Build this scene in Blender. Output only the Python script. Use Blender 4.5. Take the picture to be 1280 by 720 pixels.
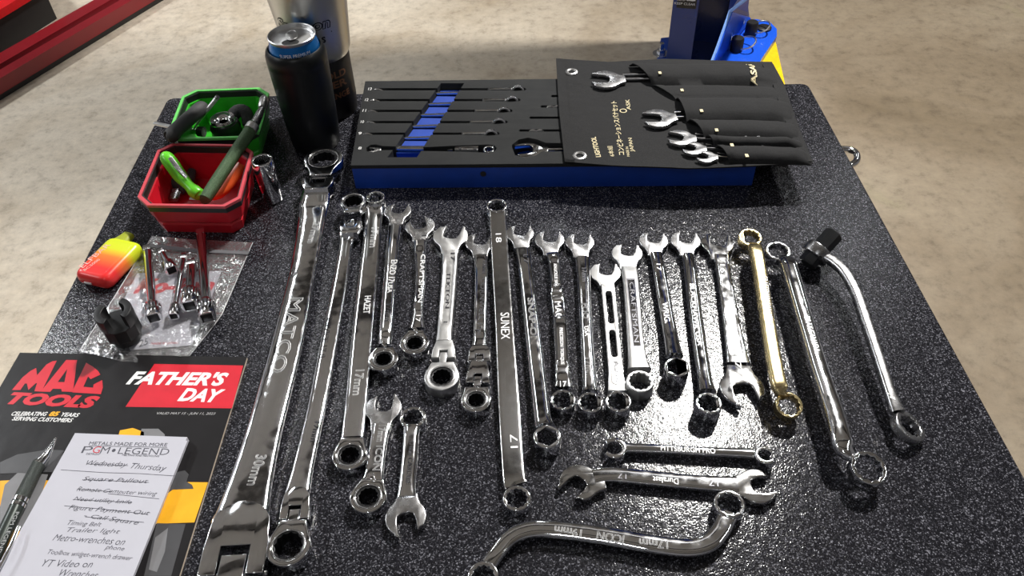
import bpy, bmesh, math, random
from mathutils import Vector, Matrix, noise

for o in list(bpy.data.objects):
    bpy.data.objects.remove(o)
S = bpy.context.scene
COL = S.collection
random.seed(7)
PI = math.pi

# ------------------------------------------------------------------ camera
TT = 0.92            # height of the table top above the floor
HC = 0.583           # camera above the table top
F = 1000.0
dn = Vector((37, 1001, 1000)).normalized()      # straight down, camera axes (right, down, forward)
zf = Vector((0, 0, 1))
YA = (zf - dn * dn.z).normalized()
XA = YA.cross(-dn)

def ray(x, y):
    r = Vector(((x - 640) / F, (y - 360) / F, 1))
    return Vector((r.dot(XA), r.dot(YA), -r.dot(dn)))

def at(x, y, h=0.0):
    """point of the place at height h over the table top seen at pixel x, y"""
    w = ray(x, y)
    t = (h - HC) / w.z
    return Vector((w.x * t, w.y * t, h))

def mpp(x, y, h=0.0):
    return (h - HC) / ray(x, y).z / F

cam = bpy.data.cameras.new('camera')
co = bpy.data.objects.new('camera', cam)
COL.objects.link(co)
right = Vector((XA.x, YA.x, -dn.x)); up = -Vector((XA.y, YA.y, -dn.y)); back = -Vector((XA.z, YA.z, -dn.z))
m = Matrix((right, up, back)).transposed().to_4x4()
m.translation = Vector((0, 0, TT + HC))
co.matrix_world = m
cam.sensor_width = 36; cam.lens = 36 * F / 1280
cam.clip_start = 0.02; cam.clip_end = 60
S.camera = co
S.view_settings.view_transform = 'Standard'
S.view_settings.look = 'None'
S.view_settings.gamma = 1
S.view_settings.use_curve_mapping = False
S.view_settings.exposure = 0.0

w = bpy.data.worlds.new('world'); S.world = w; w.use_nodes = True
w.node_tree.nodes['Background'].inputs[0].default_value = (0.8, 0.85, 1, 1)
w.node_tree.nodes['Background'].inputs[1].default_value = 0.04

KEYPOS = Vector((1.383, 2.766, TT + 3.0))
def area(name, loc, rot, sx, sy, power, col, shape='RECTANGLE'):
    l = bpy.data.lights.new(name, 'AREA'); l.shape = shape; l.size = sx; l.size_y = sy
    l.energy = power; l.color = col
    o = bpy.data.objects.new(name, l); COL.objects.link(o); o.location = loc; o.rotation_euler = rot
    return o
kd = (Vector((0.2, 0.6, TT)) - KEYPOS)
KEYROT = kd.to_track_quat('-Z', 'Y').to_euler()
KEY = area('key_lamp', KEYPOS, KEYROT, 0.22, 0.22, 235, (1, 0.97, 0.92), 'DISK')
STRIPS = [(-4.0, 0.2), (-4.3, 3.2), (0.3, 6.3), (3.2, 0.4), (3.4, 4.6), (-0.4, -2.0), (-1.85, 3.75)]
STRIPLIGHTS = [area('strip_lamp', (x, y, 3.93), (0, 0, 0), 0.14, 1.3, (40 if y < 1 else 160) if x < -2 else 9 if x < -1 else 13, (0.95, 0.98, 1)) for x, y in STRIPS]

# ------------------------------------------------------------------ materials
MATS = {}
def nodes(name):
    m = bpy.data.materials.new(name); m.use_nodes = True
    nt = m.node_tree
    return m, nt, nt.nodes['Principled BSDF']
def N(nt, t, **k):
    n = nt.nodes.new(t)
    for a, b in k.items():
        if a in n.inputs: n.inputs[a].default_value = b
        else: setattr(n, a, b)
    return n
def setp(b, **k):
    for a, v in k.items(): b.inputs[a.replace('_', ' ')].default_value = v
def ramp(nt, pts):
    r = nt.nodes.new('ShaderNodeValToRGB'); e = r.color_ramp.elements
    while len(e) < len(pts): e.new(0.5)
    for i, (p, c) in enumerate(pts):
        e[i].position = p; e[i].color = (*c, 1) if len(c) == 3 else c
    return r
def objco(nt, scale=1.0):
    g = nt.nodes.new('ShaderNodeNewGeometry')
    return g.outputs['Position']

def simple(name, col, rough=0.5, metal=0.0, var=0.08, scale=60, bump=0.0, bscale=400, coat=0.0, spec=0.5):
    """plain material with slight procedural variation in colour and roughness"""
    if name in MATS: return MATS[name]
    m, nt, b = nodes(name)
    P = objco(nt)
    n = N(nt, 'ShaderNodeTexNoise', Scale=scale, Detail=4.0); nt.links.new(P, n.inputs['Vector'])
    lo = tuple(c * (1 - var) for c in col); hi = tuple(min(1, c * (1 + var)) for c in col)
    r = ramp(nt, [(0.3, lo), (0.7, hi)]); nt.links.new(n.outputs['Fac'], r.inputs[0])
    nt.links.new(r.outputs[0], b.inputs['Base Color'])
    mr = N(nt, 'ShaderNodeMapRange'); mr.inputs[3].default_value = max(0.02, rough * 0.85); mr.inputs[4].default_value = min(1, rough * 1.15)
    nt.links.new(n.outputs['Fac'], mr.inputs[0]); nt.links.new(mr.outputs[0], b.inputs['Roughness'])
    setp(b, Metallic=metal, Coat_Weight=coat)
    b.inputs['Specular IOR Level'].default_value = spec
    if bump:
        n2 = N(nt, 'ShaderNodeTexNoise', Scale=bscale, Detail=3.0); nt.links.new(P, n2.inputs['Vector'])
        bp = N(nt, 'ShaderNodeBump', Strength=bump, Distance=0.002)
        nt.links.new(n2.outputs['Fac'], bp.inputs['Height']); nt.links.new(bp.outputs[0], b.inputs['Normal'])
    MATS[name] = m
    return m

def chrome(name, col, rough, wave=0.13, wscale=26, smudge=0.12):
    """polished forging: gentle unevenness bends the reflections, smudges change the gloss"""
    m, nt, b = nodes(name)
    P = objco(nt)
    n = N(nt, 'ShaderNodeTexNoise', Scale=wscale, Detail=2.0); nt.links.new(P, n.inputs['Vector'])
    bp = N(nt, 'ShaderNodeBump', Strength=wave, Distance=0.004)
    nt.links.new(n.outputs['Fac'], bp.inputs['Height']); nt.links.new(bp.outputs[0], b.inputs['Normal'])
    n2 = N(nt, 'ShaderNodeTexNoise', Scale=130.0, Detail=5.0); nt.links.new(P, n2.inputs['Vector'])
    mr = N(nt, 'ShaderNodeMapRange'); mr.inputs[1].default_value = 0.35; mr.inputs[2].default_value = 0.7
    mr.inputs[3].default_value = rough; mr.inputs[4].default_value = rough + smudge
    nt.links.new(n2.outputs['Fac'], mr.inputs[0]); nt.links.new(mr.outputs[0], b.inputs['Roughness'])
    setp(b, Base_Color=(*col, 1), Metallic=1.0)
    return m

CH = chrome('polished_chrome', (0.80, 0.81, 0.83), 0.04, smudge=0.08)
CHS = chrome('smooth_small_chrome', (0.86, 0.86, 0.88), 0.06, 0.0, 30, 0.05)
CHJ = chrome('ground_jaw_steel', (0.50, 0.50, 0.51), 0.22, 0.02, 30, 0.08)
CHW = chrome('worn_chrome', (0.80, 0.81, 0.83), 0.07, 0.05, 38, 0.08)
CH2 = chrome('brushed_flat_chrome', (0.60, 0.60, 0.60), 0.10, 0.015, 20, 0.06)
SAT = chrome('satin_chrome', (0.64, 0.64, 0.64), 0.30, 0.03, 30, 0.08)
DCH = chrome('dark_steel', (0.42, 0.42, 0.43), 0.22, 0.05, 50)  # one even, darker grey steel
GOLD = chrome('brass_plated_steel', (0.80, 0.66, 0.36), 0.17, 0.06, 50)
GEAR = simple('oiled_gear_steel', (0.035, 0.035, 0.037), 0.35, 0.8)
ENG = simple('stamped_painted_shade', (0.10, 0.10, 0.11), 0.35, 0.9)  # dark grey paints in the shade of stamped recesses
LIT = simple('bright_painted_glint', (0.80, 0.80, 0.80), 0.5, 0.3)  # pale colour paints in the light that stamped edges catch
BLACKP = simple('black_plastic', (0.012, 0.012, 0.013), 0.42)
FOAMB = simple('black_foam', (0.015, 0.016, 0.017), 0.8, spec=0.3, bump=0.3, bscale=1500)
FOAMU = simple('blue_foam', (0.0, 0.042, 0.34), 0.6, bump=0.2, bscale=900)
PAPER = simple('note_paper', (0.50, 0.50, 0.56), 0.7, var=0.02)
INK = simple('ball_pen_ink', (0.06, 0.06, 0.08), 0.6)
WHITEP = simple('white_print', (0.82, 0.82, 0.82), 0.5)
REDP = simple('red_print', (0.60, 0.012, 0.028), 0.4)
YELP = simple('yellow_print', (0.85, 0.42, 0.02), 0.3)

def table_material():
    m, nt, b = nodes('textured_black_table')
    P = objco(nt)
    v = N(nt, 'ShaderNodeTexVoronoi', Scale=1100.0); nt.links.new(P, v.inputs['Vector'])
    sp = nt.nodes.new('ShaderNodeSeparateColor'); nt.links.new(v.outputs['Color'], sp.inputs[0])
    r = ramp(nt, [(0.0, (0.007, 0.007, 0.009)), (0.55, (0.012, 0.012, 0.015)), (0.78, (0.028, 0.028, 0.034)), (0.90, (0.07, 0.07, 0.082)), (1.0, (0.20, 0.20, 0.23))])
    nt.links.new(sp.outputs[0], r.inputs[0]); nt.links.new(r.outputs[0], b.inputs['Base Color'])
    a = N(nt, 'ShaderNodeTexNoise', Scale=150.0, Detail=1.5); nt.links.new(P, a.inputs['Vector'])
    c = N(nt, 'ShaderNodeTexNoise', Scale=700.0, Detail=1.0); nt.links.new(P, c.inputs['Vector'])
    b1 = N(nt, 'ShaderNodeBump', Strength=0.22, Distance=0.0012); nt.links.new(a.outputs['Fac'], b1.inputs['Height'])
    b2 = N(nt, 'ShaderNodeBump', Strength=0.45, Distance=0.0004); nt.links.new(c.outputs['Fac'], b2.inputs['Height'])
    nt.links.new(b1.outputs[0], b2.inputs['Normal']); nt.links.new(b2.outputs[0], b.inputs['Normal'])
    setp(b, Roughness=0.13)
    b.inputs['Specular IOR Level'].default_value = 0.28
    return m
TABLE = table_material()

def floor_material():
    m, nt, b = nodes('stained_concrete_painted_light')
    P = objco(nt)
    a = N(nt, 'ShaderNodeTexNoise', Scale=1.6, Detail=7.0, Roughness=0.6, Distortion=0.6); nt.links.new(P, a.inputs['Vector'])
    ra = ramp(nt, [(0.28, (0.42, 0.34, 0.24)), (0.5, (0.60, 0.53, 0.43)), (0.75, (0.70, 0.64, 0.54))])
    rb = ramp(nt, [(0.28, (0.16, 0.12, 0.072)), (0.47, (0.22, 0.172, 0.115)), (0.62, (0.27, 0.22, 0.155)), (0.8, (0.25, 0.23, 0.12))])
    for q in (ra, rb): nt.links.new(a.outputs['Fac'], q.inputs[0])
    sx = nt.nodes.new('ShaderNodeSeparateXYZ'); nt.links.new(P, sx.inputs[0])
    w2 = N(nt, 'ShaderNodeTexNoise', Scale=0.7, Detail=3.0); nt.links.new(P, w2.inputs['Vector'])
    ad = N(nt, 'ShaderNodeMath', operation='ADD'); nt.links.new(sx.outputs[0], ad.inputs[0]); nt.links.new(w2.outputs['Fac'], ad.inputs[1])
    mr = N(nt, 'ShaderNodeMapRange'); mr.inputs[1].default_value = -0.3; mr.inputs[2].default_value = 1.6  # left lightened to paint in stronger light; right keeps a browner concrete hue
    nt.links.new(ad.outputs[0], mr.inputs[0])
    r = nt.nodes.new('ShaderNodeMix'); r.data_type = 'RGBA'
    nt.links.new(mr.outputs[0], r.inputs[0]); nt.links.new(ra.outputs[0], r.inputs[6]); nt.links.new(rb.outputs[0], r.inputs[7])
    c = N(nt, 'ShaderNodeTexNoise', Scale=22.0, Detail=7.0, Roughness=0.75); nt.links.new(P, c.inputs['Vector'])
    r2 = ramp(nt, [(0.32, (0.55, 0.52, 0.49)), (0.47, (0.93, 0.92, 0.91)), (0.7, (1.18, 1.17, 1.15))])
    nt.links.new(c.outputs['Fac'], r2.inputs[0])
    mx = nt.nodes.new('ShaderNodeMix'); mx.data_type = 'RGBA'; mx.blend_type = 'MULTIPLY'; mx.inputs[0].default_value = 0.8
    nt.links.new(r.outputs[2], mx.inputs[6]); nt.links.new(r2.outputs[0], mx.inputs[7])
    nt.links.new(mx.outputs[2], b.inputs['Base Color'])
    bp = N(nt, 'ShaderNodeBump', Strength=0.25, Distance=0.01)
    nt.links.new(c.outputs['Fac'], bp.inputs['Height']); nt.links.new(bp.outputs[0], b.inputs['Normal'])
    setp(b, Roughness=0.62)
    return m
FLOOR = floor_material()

def gradient_material():
    m, nt, b = nodes('yellow_to_red_plastic')
    t = nt.nodes.new('ShaderNodeTexCoord'); sx = nt.nodes.new('ShaderNodeSeparateXYZ')
    nt.links.new(t.outputs['Object'], sx.inputs[0])
    mr = N(nt, 'ShaderNodeMapRange'); mr.inputs[1].default_value = -0.040; mr.inputs[2].default_value = 0.040
    nt.links.new(sx.outputs['X'], mr.inputs[0])
    r = ramp(nt, [(0.30, (0.78, 0.03, 0.03)), (0.52, (0.82, 0.20, 0.03)), (0.66, (0.62, 0.66, 0.02)), (0.9, (0.58, 0.70, 0.02))])
    nt.links.new(mr.outputs[0], r.inputs[0]); nt.links.new(r.outputs[0], b.inputs['Base Color'])
    setp(b, Roughness=0.28)
    return m
VAPE = gradient_material()

def fabric_material():
    m, nt, b = nodes('black_canvas')
    P = objco(nt)
    wv = N(nt, 'ShaderNodeTexNoise', Scale=1300.0, Detail=1.0); nt.links.new(P, wv.inputs['Vector'])
    r = ramp(nt, [(0.35, (0.007, 0.007, 0.008)), (0.65, (0.018, 0.018, 0.019))])
    nt.links.new(wv.outputs['Fac'], r.inputs[0]); nt.links.new(r.outputs[0], b.inputs['Base Color'])
    n = N(nt, 'ShaderNodeTexNoise', Scale=45.0, Detail=4.0); nt.links.new(P, n.inputs['Vector'])
    bp = N(nt, 'ShaderNodeBump', Strength=0.35, Distance=0.004); nt.links.new(n.outputs['Fac'], bp.inputs['Height'])
    nt.links.new(bp.outputs[0], b.inputs['Normal'])
    setp(b, Roughness=0.85)
    b.inputs['Specular IOR Level'].default_value = 0.3
    return m
CANVAS = fabric_material()

def film_material():
    m, nt, b = nodes('clear_bag_film')
    P = objco(nt)
    n = N(nt, 'ShaderNodeTexNoise', Scale=70.0, Detail=4.0, Distortion=1.2); nt.links.new(P, n.inputs['Vector'])
    bp = N(nt, 'ShaderNodeBump', Strength=0.6, Distance=0.006); nt.links.new(n.outputs['Fac'], bp.inputs['Height'])
    gl = N(nt, 'ShaderNodeBsdfGlossy', Roughness=0.12); gl.inputs[0].default_value = (1, 1, 1, 1)
    nt.links.new(bp.outputs[0], gl.inputs['Normal'])
    df = N(nt, 'ShaderNodeBsdfDiffuse'); df.inputs[0].default_value = (0.6, 0.6, 0.62, 1)
    tr = nt.nodes.new('ShaderNodeBsdfTransparent')
    m1 = nt.nodes.new('ShaderNodeMixShader'); m1.inputs[0].default_value = 0.05
    nt.links.new(tr.outputs[0], m1.inputs[1]); nt.links.new(df.outputs[0], m1.inputs[2])
    m2 = nt.nodes.new('ShaderNodeMixShader'); m2.inputs[0].default_value = 0.16
    nt.links.new(m1.outputs[0], m2.inputs[1]); nt.links.new(gl.outputs[0], m2.inputs[2])
    nt.links.new(m2.outputs[0], nt.nodes['Material Output'].inputs[0])
    nt.nodes.remove(b)
    return m
FILM = film_material()

def emit(name, col, s):
    m, nt, b = nodes(name)
    setp(b, Emission_Color=(*col, 1), Emission_Strength=s)
    return m

# ------------------------------------------------------------------ object helpers
def up_z(M):  # matrices are written relative to the table top; lift to the floor frame
    return Matrix.Translation((0, 0, TT)) @ M
def thing(name, label, cat, loc, rotz=0.0, group=None):
    o = bpy.data.objects.new(name, None); COL.objects.link(o)
    o.empty_display_size = 0.02
    o.matrix_world = Matrix.Translation((loc[0], loc[1], loc[2] + TT)) @ Matrix.Rotation(rotz, 4, 'Z')
    o['label'] = label; o['category'] = cat
    if group: o['group'] = group
    o['_w'] = 0
    WM[o.name] = o.matrix_world.copy()
    return o
WM = {}
def put(name, me, mat, parent=None, smooth=35, floor=False):
    """link a mesh given in table coordinates (or floor coordinates) as one object"""
    o = bpy.data.objects.new(name, me); COL.objects.link(o)
    A = Matrix.Identity(4) if floor else Matrix.Translation((0, 0, TT))
    if parent is not None:
        W = WM[parent.name]
        me.transform(W.inverted() @ A)
        o.parent = parent
        WM[o.name] = W
    else:
        xs = [v.co for v in me.vertices]
        c = Vector(((min(v.x for v in xs) + max(v.x for v in xs)) / 2, (min(v.y for v in xs) + max(v.y for v in xs)) / 2, min(v.z for v in xs)))
        me.transform(Matrix.Translation(-c))
        o.matrix_world = A @ Matrix.Translation(c)
        WM[o.name] = o.matrix_world.copy()
    me.materials.clear(); me.materials.append(mat)
    if smooth:
        me.shade_smooth(); me.set_sharp_from_angle(angle=math.radians(smooth))
    else: me.shade_flat()
    return o
def tag(o, label, cat, group=None):
    o['label'] = label; o['category'] = cat
    if group: o['group'] = group
    return o
def struct(o):
    o['kind'] = 'structure'; return o
def clean():
    for o in bpy.data.objects:
        if '_w' in o: del o['_w']

def from_bm(bm):
    me = bpy.data.meshes.new('m'); bmesh.ops.recalc_face_normals(bm, faces=bm.faces); bm.to_mesh(me); bm.free(); return me
def join(meshes):
    bm = bmesh.new()
    for q in meshes: bm.from_mesh(q)
    me = bpy.data.meshes.new('m'); bm.to_mesh(me); bm.free(); return me
def curve_mesh(polys, h, bev, M, res=2):
    cu = bpy.data.curves.new('c', 'CURVE'); cu.dimensions = '2D'; cu.fill_mode = 'BOTH'
    bev = min(bev, h * 0.49)
    cu.extrude = max(0.0, h / 2 - bev); cu.bevel_depth = bev; cu.bevel_resolution = res; cu.offset = -bev
    for p in polys:
        s = cu.splines.new('POLY'); s.points.add(len(p) - 1)
        for i, q in enumerate(p): s.points[i].co = (q[0], q[1], 0, 1)
        s.use_cyclic_u = True
    ob = bpy.data.objects.new('c', cu)
    me = bpy.data.meshes.new_from_object(ob)
    bpy.data.objects.remove(ob); bpy.data.curves.remove(cu)
    bm = bmesh.new(); bm.from_mesh(me); bmesh.ops.remove_doubles(bm, verts=bm.verts, dist=1e-6); bm.to_mesh(me); bm.free()
    me.transform(M)
    return me
def ext(polys, z0, z1, bev=0.0008, M=None):
    return curve_mesh(polys, z1 - z0, bev, (M or Matrix()) @ Matrix.Translation((0, 0, (z0 + z1) / 2)))
def lathe(prof, M=None, seg=48, cap=True):
    """profile of (radius, z) turned about z"""
    bm = bmesh.new(); rings = []
    for r, z in prof:
        rings.append([bm.verts.new((r * math.cos(2 * PI * i / seg), r * math.sin(2 * PI * i / seg), z)) for i in range(seg)])
    for a, b in zip(rings, rings[1:]):
        for i in range(seg): bm.faces.new((a[i], a[(i + 1) % seg], b[(i + 1) % seg], b[i]))
    if cap:
        bm.faces.new(rings[0][::-1]); bm.faces.new(rings[-1])
    me = from_bm(bm)
    if M: me.transform(M)
    return me
def axis_m(a, b, roll=0.0):
    """matrix with z along a->b, origin a"""
    q = (b - a).to_track_quat('Z', 'Y')
    return Matrix.Translation(a) @ q.to_matrix().to_4x4() @ Matrix.Rotation(roll, 4, 'Z')
def box(x0, x1, y0, y1, z0, z1, M=None, bev=0.0):
    bm = bmesh.new()
    bmesh.ops.create_cube(bm, size=1)
    for v in bm.verts: v.co = Vector(((x0 + x1) / 2 + v.co.x * (x1 - x0), (y0 + y1) / 2 + v.co.y * (y1 - y0), (z0 + z1) / 2 + v.co.z * (z1 - z0)))
    if bev: bmesh.ops.bevel(bm, geom=bm.edges[:], offset=bev, segments=2, affect='EDGES', profile=0.7)
    me = from_bm(bm)
    if M: me.transform(M)
    return me
def prism(pts, z0, z1):
    """vertical prism over world xy points"""
    bm = bmesh.new()
    a = [bm.verts.new((p[0], p[1], z0)) for p in pts]; b = [bm.verts.new((p[0], p[1], z1)) for p in pts]
    n = len(pts)
    bm.faces.new(a[::-1]); bm.faces.new(b)
    for i in range(n): bm.faces.new((a[i], a[(i + 1) % n], b[(i + 1) % n], b[i]))
    return from_bm(bm)
def arc(cx, cy, r, a0, a1, n):
    return [(cx + r * math.cos(math.radians(a0 + (a1 - a0) * i / (n - 1))), cy + r * math.sin(math.radians(a0 + (a1 - a0) * i / (n - 1)))) for i in range(n)]
def circle(r, n=48, cx=0, cy=0): return [(cx + r * math.cos(2 * PI * i / n), cy + r * math.sin(2 * PI * i / n)) for i in range(n)]
def star(r, k=12, dip=0.86):
    if k == 6: return [(r * math.cos(PI / 3 * i), r * math.sin(PI / 3 * i)) for i in range(6)]
    return [((r if i % 2 == 0 else r * dip) * math.cos(PI * i / k), (r if i % 2 == 0 else r * dip) * math.sin(PI * i / k)) for i in range(2 * k)]
def bez(a, c, b, n=6): return [tuple((1 - t) ** 2 * a[i] + 2 * t * (1 - t) * c[i] + t * t * b[i] for i in (0, 1)) for t in [k / n for k in range(1, n)]]
def rot2(p, a): return (p[0] * math.cos(a) - p[1] * math.sin(a), p[0] * math.sin(a) + p[1] * math.cos(a))
def crom(pts, n=5):
    out = []
    P = [pts[0]] + list(pts) + [pts[-1]]
    for i in range(1, len(P) - 2):
        for k in range(n):
            t = k / n
            out.append(tuple(0.5 * ((2 * P[i][j]) + (-P[i - 1][j] + P[i + 1][j]) * t + (2 * P[i - 1][j] - 5 * P[i][j] + 4 * P[i + 1][j] - P[i + 2][j]) * t * t + (-P[i - 1][j] + 3 * P[i][j] - 3 * P[i + 1][j] + P[i + 2][j]) * t ** 3) for j in range(len(pts[0]))))
    out.append(tuple(pts[-1]))
    return out
def loft(st, e=2.5, seg=28, recess=None, smooth=5, up=Vector((0, 0, 1))):
    """stations (x,y,z,w,t); superellipse exponent e; recess(s) gives the depth of a channel in the top and bottom"""
    st = crom(st, smooth) if smooth > 1 else st
    bm = bmesh.new(); rings = []; n = len(st)
    L = [0]
    for a, b in zip(st, st[1:]): L.append(L[-1] + (Vector(b[:3]) - Vector(a[:3])).length)
    for i, s in enumerate(st):
        p = Vector(s[:3]); q = Vector(st[min(i + 1, n - 1)][:3]); o = Vector(st[max(i - 1, 0)][:3])
        t = (q - o).normalized(); side = t.cross(up).normalized(); nn = side.cross(t).normalized()
        rc = recess(L[i] / L[-1]) if recess else 0
        ring = []
        for k in range(seg):
            a = 2 * PI * (k + 0.5) / seg; c, d = math.cos(a), math.sin(a)
            x = math.copysign(abs(c) ** (2 / e), c); y = math.copysign(abs(d) ** (2 / e), d)
            yy = y * s[4] / 2
            if rc and abs(x) < 0.62: yy -= math.copysign(rc, y)
            ring.append(bm.verts.new(p + side * (x * s[3] / 2) + nn * yy))
        rings.append(ring)
    for a, b in zip(rings, rings[1:]):
        for i in range(seg): bm.faces.new((a[i], a[(i + 1) % seg], b[(i + 1) % seg], b[i]))
    bm.faces.new(rings[0][::-1]); bm.faces.new(rings[-1])
    return from_bm(bm)

FONT = None
def text_mesh(s, h, length, th=0.0003, outline=0.0, shear=0.0, bold=0.0, space=1.0):
    cu = bpy.data.curves.new('t', 'FONT'); cu.body = s; cu.size = 1.0
    cu.align_x = 'CENTER'; cu.align_y = 'CENTER'; cu.shear = shear; cu.space_character = space
    cu.resolution_u = 3
    cu.fill_mode = 'NONE' if outline else 'BOTH'
    ob = bpy.data.objects.new('t', cu)
    if outline: cu.bevel_depth = 0.02; cu.bevel_resolution = 0
    else: cu.offset = bold
    me = bpy.data.meshes.new_from_object(ob)
    bpy.data.objects.remove(ob); bpy.data.curves.remove(cu)
    if not me.vertices: return None
    xs = [v.co.x for v in me.vertices]; ys = [v.co.y for v in me.vertices]
    W = max(xs) - min(xs); H = max(ys) - min(ys); cx = (max(xs) + min(xs)) / 2; cy = (max(ys) + min(ys)) / 2
    sx = length / W; sy = h / H
    if outline:
        me.transform(Matrix.Diagonal((sx, sy, outline / 0.02, 1)) @ Matrix.Translation((-cx, -cy, 0)))
    else:
        me.transform(Matrix.Diagonal((sx, sy, 1, 1)) @ Matrix.Translation((-cx, -cy, 0)))
        bm = bmesh.new(); bm.from_mesh(me)
        bmesh.ops.remove_doubles(bm, verts=bm.verts, dist=1e-7)
        bmesh.ops.triangulate(bm, faces=bm.faces)
        if th:
            r = bmesh.ops.extrude_face_region(bm, geom=bm.faces[:])
            for v in [g for g in r['geom'] if isinstance(g, bmesh.types.BMVert)]: v.co.z += th
            bmesh.ops.recalc_face_normals(bm, faces=bm.faces)
        bm.to_mesh(me); bm.free()
    return me
def text_px(s, p0, p1, z, hpx, jitter=0.0, zf=None, **k):
    """text whose middle line runs from pixel p0 to p1 on the plane at height z"""
    a, b = at(*p0, z), at(*p1, z)
    L = (b - a).length; c = (a + b) / 2
    mx = mpp((p0[0] + p1[0]) / 2, (p0[1] + p1[1]) / 2, z)
    if abs(p1[0] - p0[0]) > abs(p1[1] - p0[1]):
        r_ = ray((p0[0] + p1[0]) / 2, (p0[1] + p1[1]) / 2); hpx = hpx * r_.length / -r_.z
    me = text_mesh(s, hpx * mx, L, **k)
    ang = math.atan2(b.y - a.y, b.x - a.x)
    me.transform(Matrix.Translation(c) @ Matrix.Rotation(ang, 4, 'Z'))
    if jitter:
        for v in me.vertices:
            n = noise.noise_vector(Vector((v.co.x * 260, v.co.y * 260, 3.3)))
            v.co.x += n.x * jitter; v.co.y += n.y * jitter
    if zf:
        for v in me.vertices: v.co.z = zf(v.co.x, v.co.y) + (v.co.z - z)
    return me
def poly_px(pts, z, th=0.0004):
    return prism([at(x, y, z) for x, y in pts], z, z + th)
def line_px(pts, z, wpx, th=0.0002):
    w_ = [at(x, y, z) for x, y in pts]; bm = bmesh.new()
    hw = wpx * mpp(*pts[0], z) / 2
    for a, b in zip(w_, w_[1:]):
        d = (b - a).normalized(); s = Vector((-d.y, d.x, 0)) * hw
        vs = [bm.verts.new(q + Vector((0, 0, dz))) for dz in (0, th) for q in (a - s, b - s, b + s, a + s)]
        for f in ((3, 2, 1, 0), (4, 5, 6, 7), (0, 1, 5, 4), (1, 2, 6, 5), (2, 3, 7, 6), (3, 0, 4, 7)): bm.faces.new([vs[i] for i in f])
    return from_bm(bm)

#STRUCTURE
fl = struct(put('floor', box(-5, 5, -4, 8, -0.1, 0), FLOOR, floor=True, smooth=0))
WALL = simple('painted_wall', (0.22, 0.22, 0.235), 0.8, scale=3, bump=0.2, bscale=40)
CEIL = simple('ceiling_paint', (0.46, 0.47, 0.49), 0.8, scale=3, bump=0.2, bscale=40)
struct(put('wall_back', box(-5, 5, 8, 8.1, 0, 4.1), WALL, floor=True, smooth=0))
struct(put('wall_front', box(-5, 5, -4.1, -4, 0, 4.1), WALL, floor=True, smooth=0))
struct(put('wall_left', box(-5.1, -5, -4, 8, 0, 4.1), WALL, floor=True, smooth=0))
struct(put('wall_right', box(5, 5.1, -4, 8, 0, 4.1), WALL, floor=True, smooth=0))
struct(put('ceiling', box(-5, 5, -4, 8, 4.1, 4.2), CEIL, floor=True, smooth=0))
JOIST_ADDED = simple('added_dark_joist', (0.05, 0.05, 0.055), 0.6)
for k in range(9):  # unseen beams added to vary the reflections in the chrome
    struct(put('added_joist_%d' % (k + 1), box(-5, 5, -3.0 + k * 1.3, -2.78 + k * 1.3, 3.97, 4.1), JOIST_ADDED, floor=True, smooth=0))
WHERE = ['beside the left wall, nearest the viewer', 'beside the left wall, halfway along', 'over the back wall', 'on the right, nearest the viewer', 'at the far right', 'behind the viewer', 'beyond the bench on the left']
for i, (x, y) in enumerate(STRIPS):
    t = thing('strip_light', 'narrow ceiling strip light ' + WHERE[i], 'light', (x, y, 3.94 - TT), group='ceiling strip lights')
    put('housing', box(x - 0.1, x + 0.1, y - 0.68, y + 0.68, 3.955, 4.1, bev=0.01), WHITEP, t, floor=True)
    put('side_lip', join([box(x + s * 0.09 - 0.006, x + s * 0.09 + 0.006, y - 0.68, y + 0.68, 3.925, 3.96) for s in (-1, 1)]), WHITEP, t, floor=True)
t = thing('work_lamp', 'round bright ceiling work lamp aimed down at the bench', 'light', (KEYPOS.x, KEYPOS.y, KEYPOS.z - TT))
KM = Matrix.Translation(KEYPOS) @ KEYROT.to_matrix().to_4x4()
put('lamp_housing', lathe([(0.116, 0.004), (0.125, -0.01), (0.128, -0.01), (0.128, 0.02), (0.05, 0.08), (0.02, 0.09)], KM, 32), BLACKP, t, floor=True)
put('hanging_rod', lathe([(0.008, KEYPOS.z + 0.06), (0.008, 4.1)], Matrix.Translation((KEYPOS.x, KEYPOS.y, 0)), 12), BLACKP, t, floor=True)
#TABLE
tb = thing('work_table', 'large black speckled work table the wrenches are laid out on', 'table', (-0.02, 0.5, -TT))
TC = [(-0.465, 0.12), (0.414, 0.12), (0.413, 0.958), (-0.466, 0.981)]
def rounded(pts, r, n=5):
    out = []
    k = len(pts)
    for i in range(k):
        p = Vector(pts[i]); a = (Vector(pts[i - 1]) - p).normalized(); b = (Vector(pts[(i + 1) % k]) - p).normalized()
        A = p + a * r; B = p + b * r
        out += [tuple(A)] + bez(A, p, B, n) + [tuple(B)]
    return out
put('table_top', ext([rounded(TC, 0.012)], -0.028, 0, 0.0025), TABLE, tb)
CAB = simple('cabinet_paint', (0.03, 0.03, 0.032), 0.4)
put('cabinet_body', box(-0.44, 0.385, 0.14, 0.93, -TT + 0.12, -0.028, bev=0.004), CAB, tb)
for k in range(4):
    z0 = -TT + 0.15 + k * 0.185
    d = put('drawer', box(-0.42, 0.365, 0.128, 0.142, z0, z0 + 0.17, bev=0.003), CAB, tb)
    put('drawer_pull', box(-0.40, 0.345, 0.118, 0.130, z0 + 0.145, z0 + 0.16, bev=0.002), SAT, d)
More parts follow.
